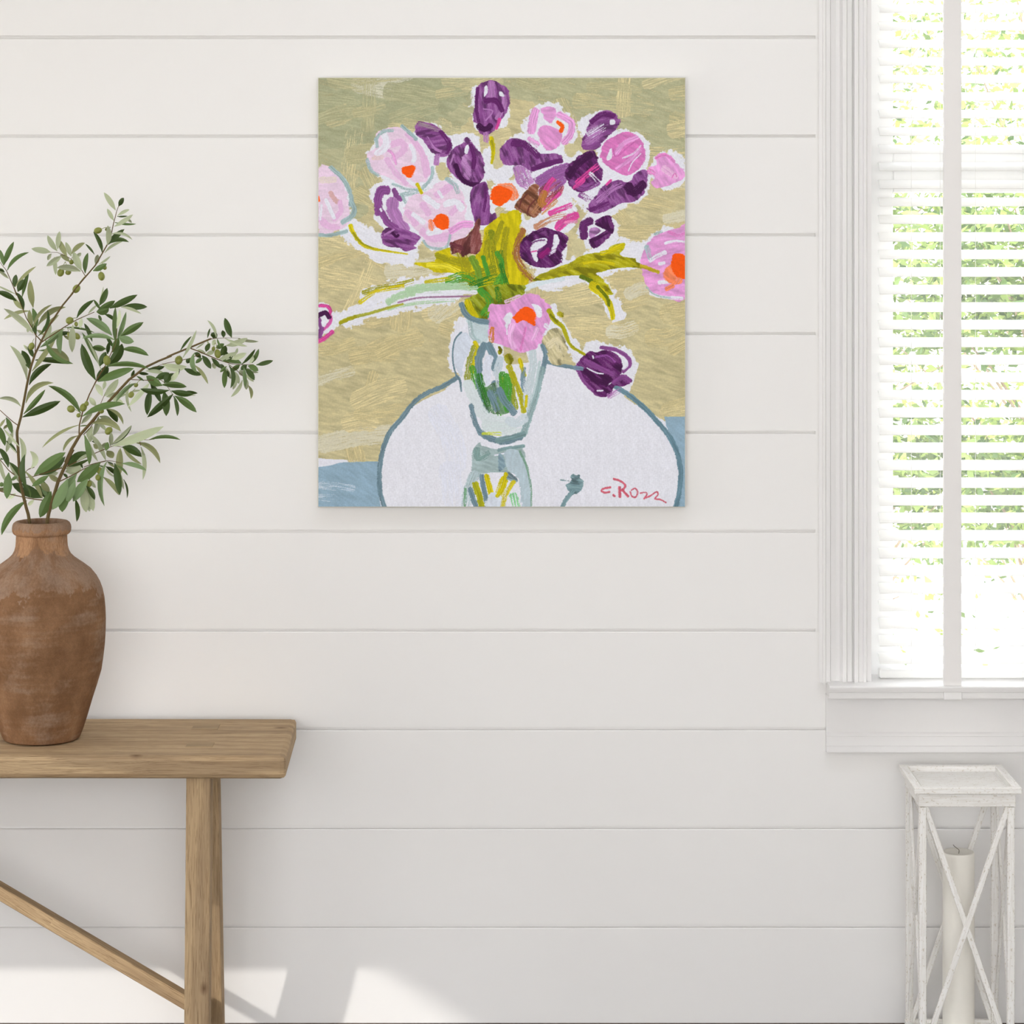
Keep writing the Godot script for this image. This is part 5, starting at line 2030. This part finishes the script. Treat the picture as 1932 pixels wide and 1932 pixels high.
func build_lantern() -> void:
	var c := Vector3(1.7832, 0.0, 0.154)
	var o := thing("lantern", "tall square lantern of worn white wood with crossed braces, on the floor under the window", "lantern", c)
	var H := 0.5003
	var R := 0.09625
	var A := 0.0866
	var lw := 0.0128
	var put := func(called: String, lo: Vector3, hi: Vector3, ch := 0.0008) -> void:
		var st := mb()
		var ed := mb()
		box(st, lo, hi, ch, ed)
		st.set_material(M.worn_white)
		var mesh: ArrayMesh = st.commit()
		ed.set_material(M.worn_edge)
		part_mesh(called, ed.commit(mesh), o)
	# lid: a raised frame round a sunk panel
	var fw := 0.0150
	put.call("lid_rail", Vector3(-R, H - 0.0108, R - fw), Vector3(R, H, R))
	put.call("lid_rail", Vector3(-R, H - 0.0108, -R), Vector3(R, H, -R + fw))
	put.call("lid_rail", Vector3(-R, H - 0.0108, -R + fw), Vector3(-R + fw, H, R - fw))
	put.call("lid_rail", Vector3(R - fw, H - 0.0108, -R + fw), Vector3(R, H, R - fw))
	put.call("lid_panel", Vector3(-R + fw - 0.001, H - 0.0107, -R + fw - 0.001), Vector3(R - fw + 0.001, H - 0.0100, R - fw + 0.001), 0.0001)
	put.call("inner_panel", Vector3(-R + fw + 0.006, H - 0.0101, -R + fw + 0.006), Vector3(R - fw - 0.006, H - 0.0088, R - fw - 0.006), 0.0008)
	# apron under the lid and rail at the foot, on all four sides
	for y in [[H - 0.0108 - 0.0250, H - 0.0108], [0.004, 0.030]]:
		put.call("side_rail", Vector3(-A, y[0], A - 0.010), Vector3(A, y[1], A))
		put.call("side_rail", Vector3(-A, y[0], -A), Vector3(A, y[1], -A + 0.010))
		put.call("side_rail", Vector3(-A, y[0], -A + 0.010), Vector3(-A + 0.010, y[1], A - 0.010))
		put.call("side_rail", Vector3(A - 0.010, y[0], -A + 0.010), Vector3(A, y[1], A - 0.010))
	put.call("base_board", Vector3(-A + 0.010, 0.012, -A + 0.010), Vector3(A - 0.010, 0.024, A - 0.010))
	var L := A - 0.0012
	for x in [-1, 1]:
		for z in [-1, 1]:
			var p := Vector3(x * (L - lw / 2), 0, z * (L - lw / 2))
			put.call("leg", Vector3(p.x - lw / 2, 0.0, p.z - lw / 2), Vector3(p.x + lw / 2, H - 0.012 - 0.0248, p.z + lw / 2), 0.001)
	# crossed braces, two on each side
	var y0 := 0.030
	var y1 := H - 0.0358
	var e := L - lw + 0.003
	for k in 4:
		var turn := Basis(Vector3.UP, k * PI / 2)
		for s in [-1, 1]:
			var zz := L - 0.0045 if s == 1 else L - 0.0072
			var st := mb()
			var ed := mb()
			var p0 := turn * Vector3(-s * e, y0 - 0.004, zz)
			var p1 := turn * Vector3(s * e, y1 + 0.004, zz)
			beam(st, p0, p1, 0.0100, 0.0050, 0.0008, 0.3 * k, ed, turn * Vector3(0, 0, 1))
			st.set_material(M.worn_white)
			var mesh: ArrayMesh = st.commit()
			ed.set_material(M.worn_edge)
			part_mesh("brace", ed.commit(mesh), o)


func build_candle() -> void:
	var o := thing("candle", "thick cream pillar candle inside the white wooden lantern", "candle", Vector3(1.7824, 0.0242, 0.154))
	var top := 0.3385
	var st := mb()
	lathe(st, [Vector2(0, 0), Vector2(0.0285, 0), Vector2(0.0290, 0.0006), Vector2(0.0290, top - 0.006), Vector2(0.0286, top - 0.002), Vector2(0.0272, top), Vector2(0.0255, top - 0.0008), Vector2(0.018, top - 0.003), Vector2(0.004, top - 0.004), Vector2(0, top - 0.004)], 56)
	part("wax_pillar", st, M.wax, o)
	st = mb()
	tube(st, [Vector3(0, top - 0.006, 0), Vector3(0.001, top + 0.002, 0), Vector3(-0.003, top + 0.006, 0.001), Vector3(-0.008, top + 0.010, 0.002), Vector3(-0.010, top + 0.013, 0.002)], 0.0007, 0.0006, 6)
	part("wick", st, M.wick, o)
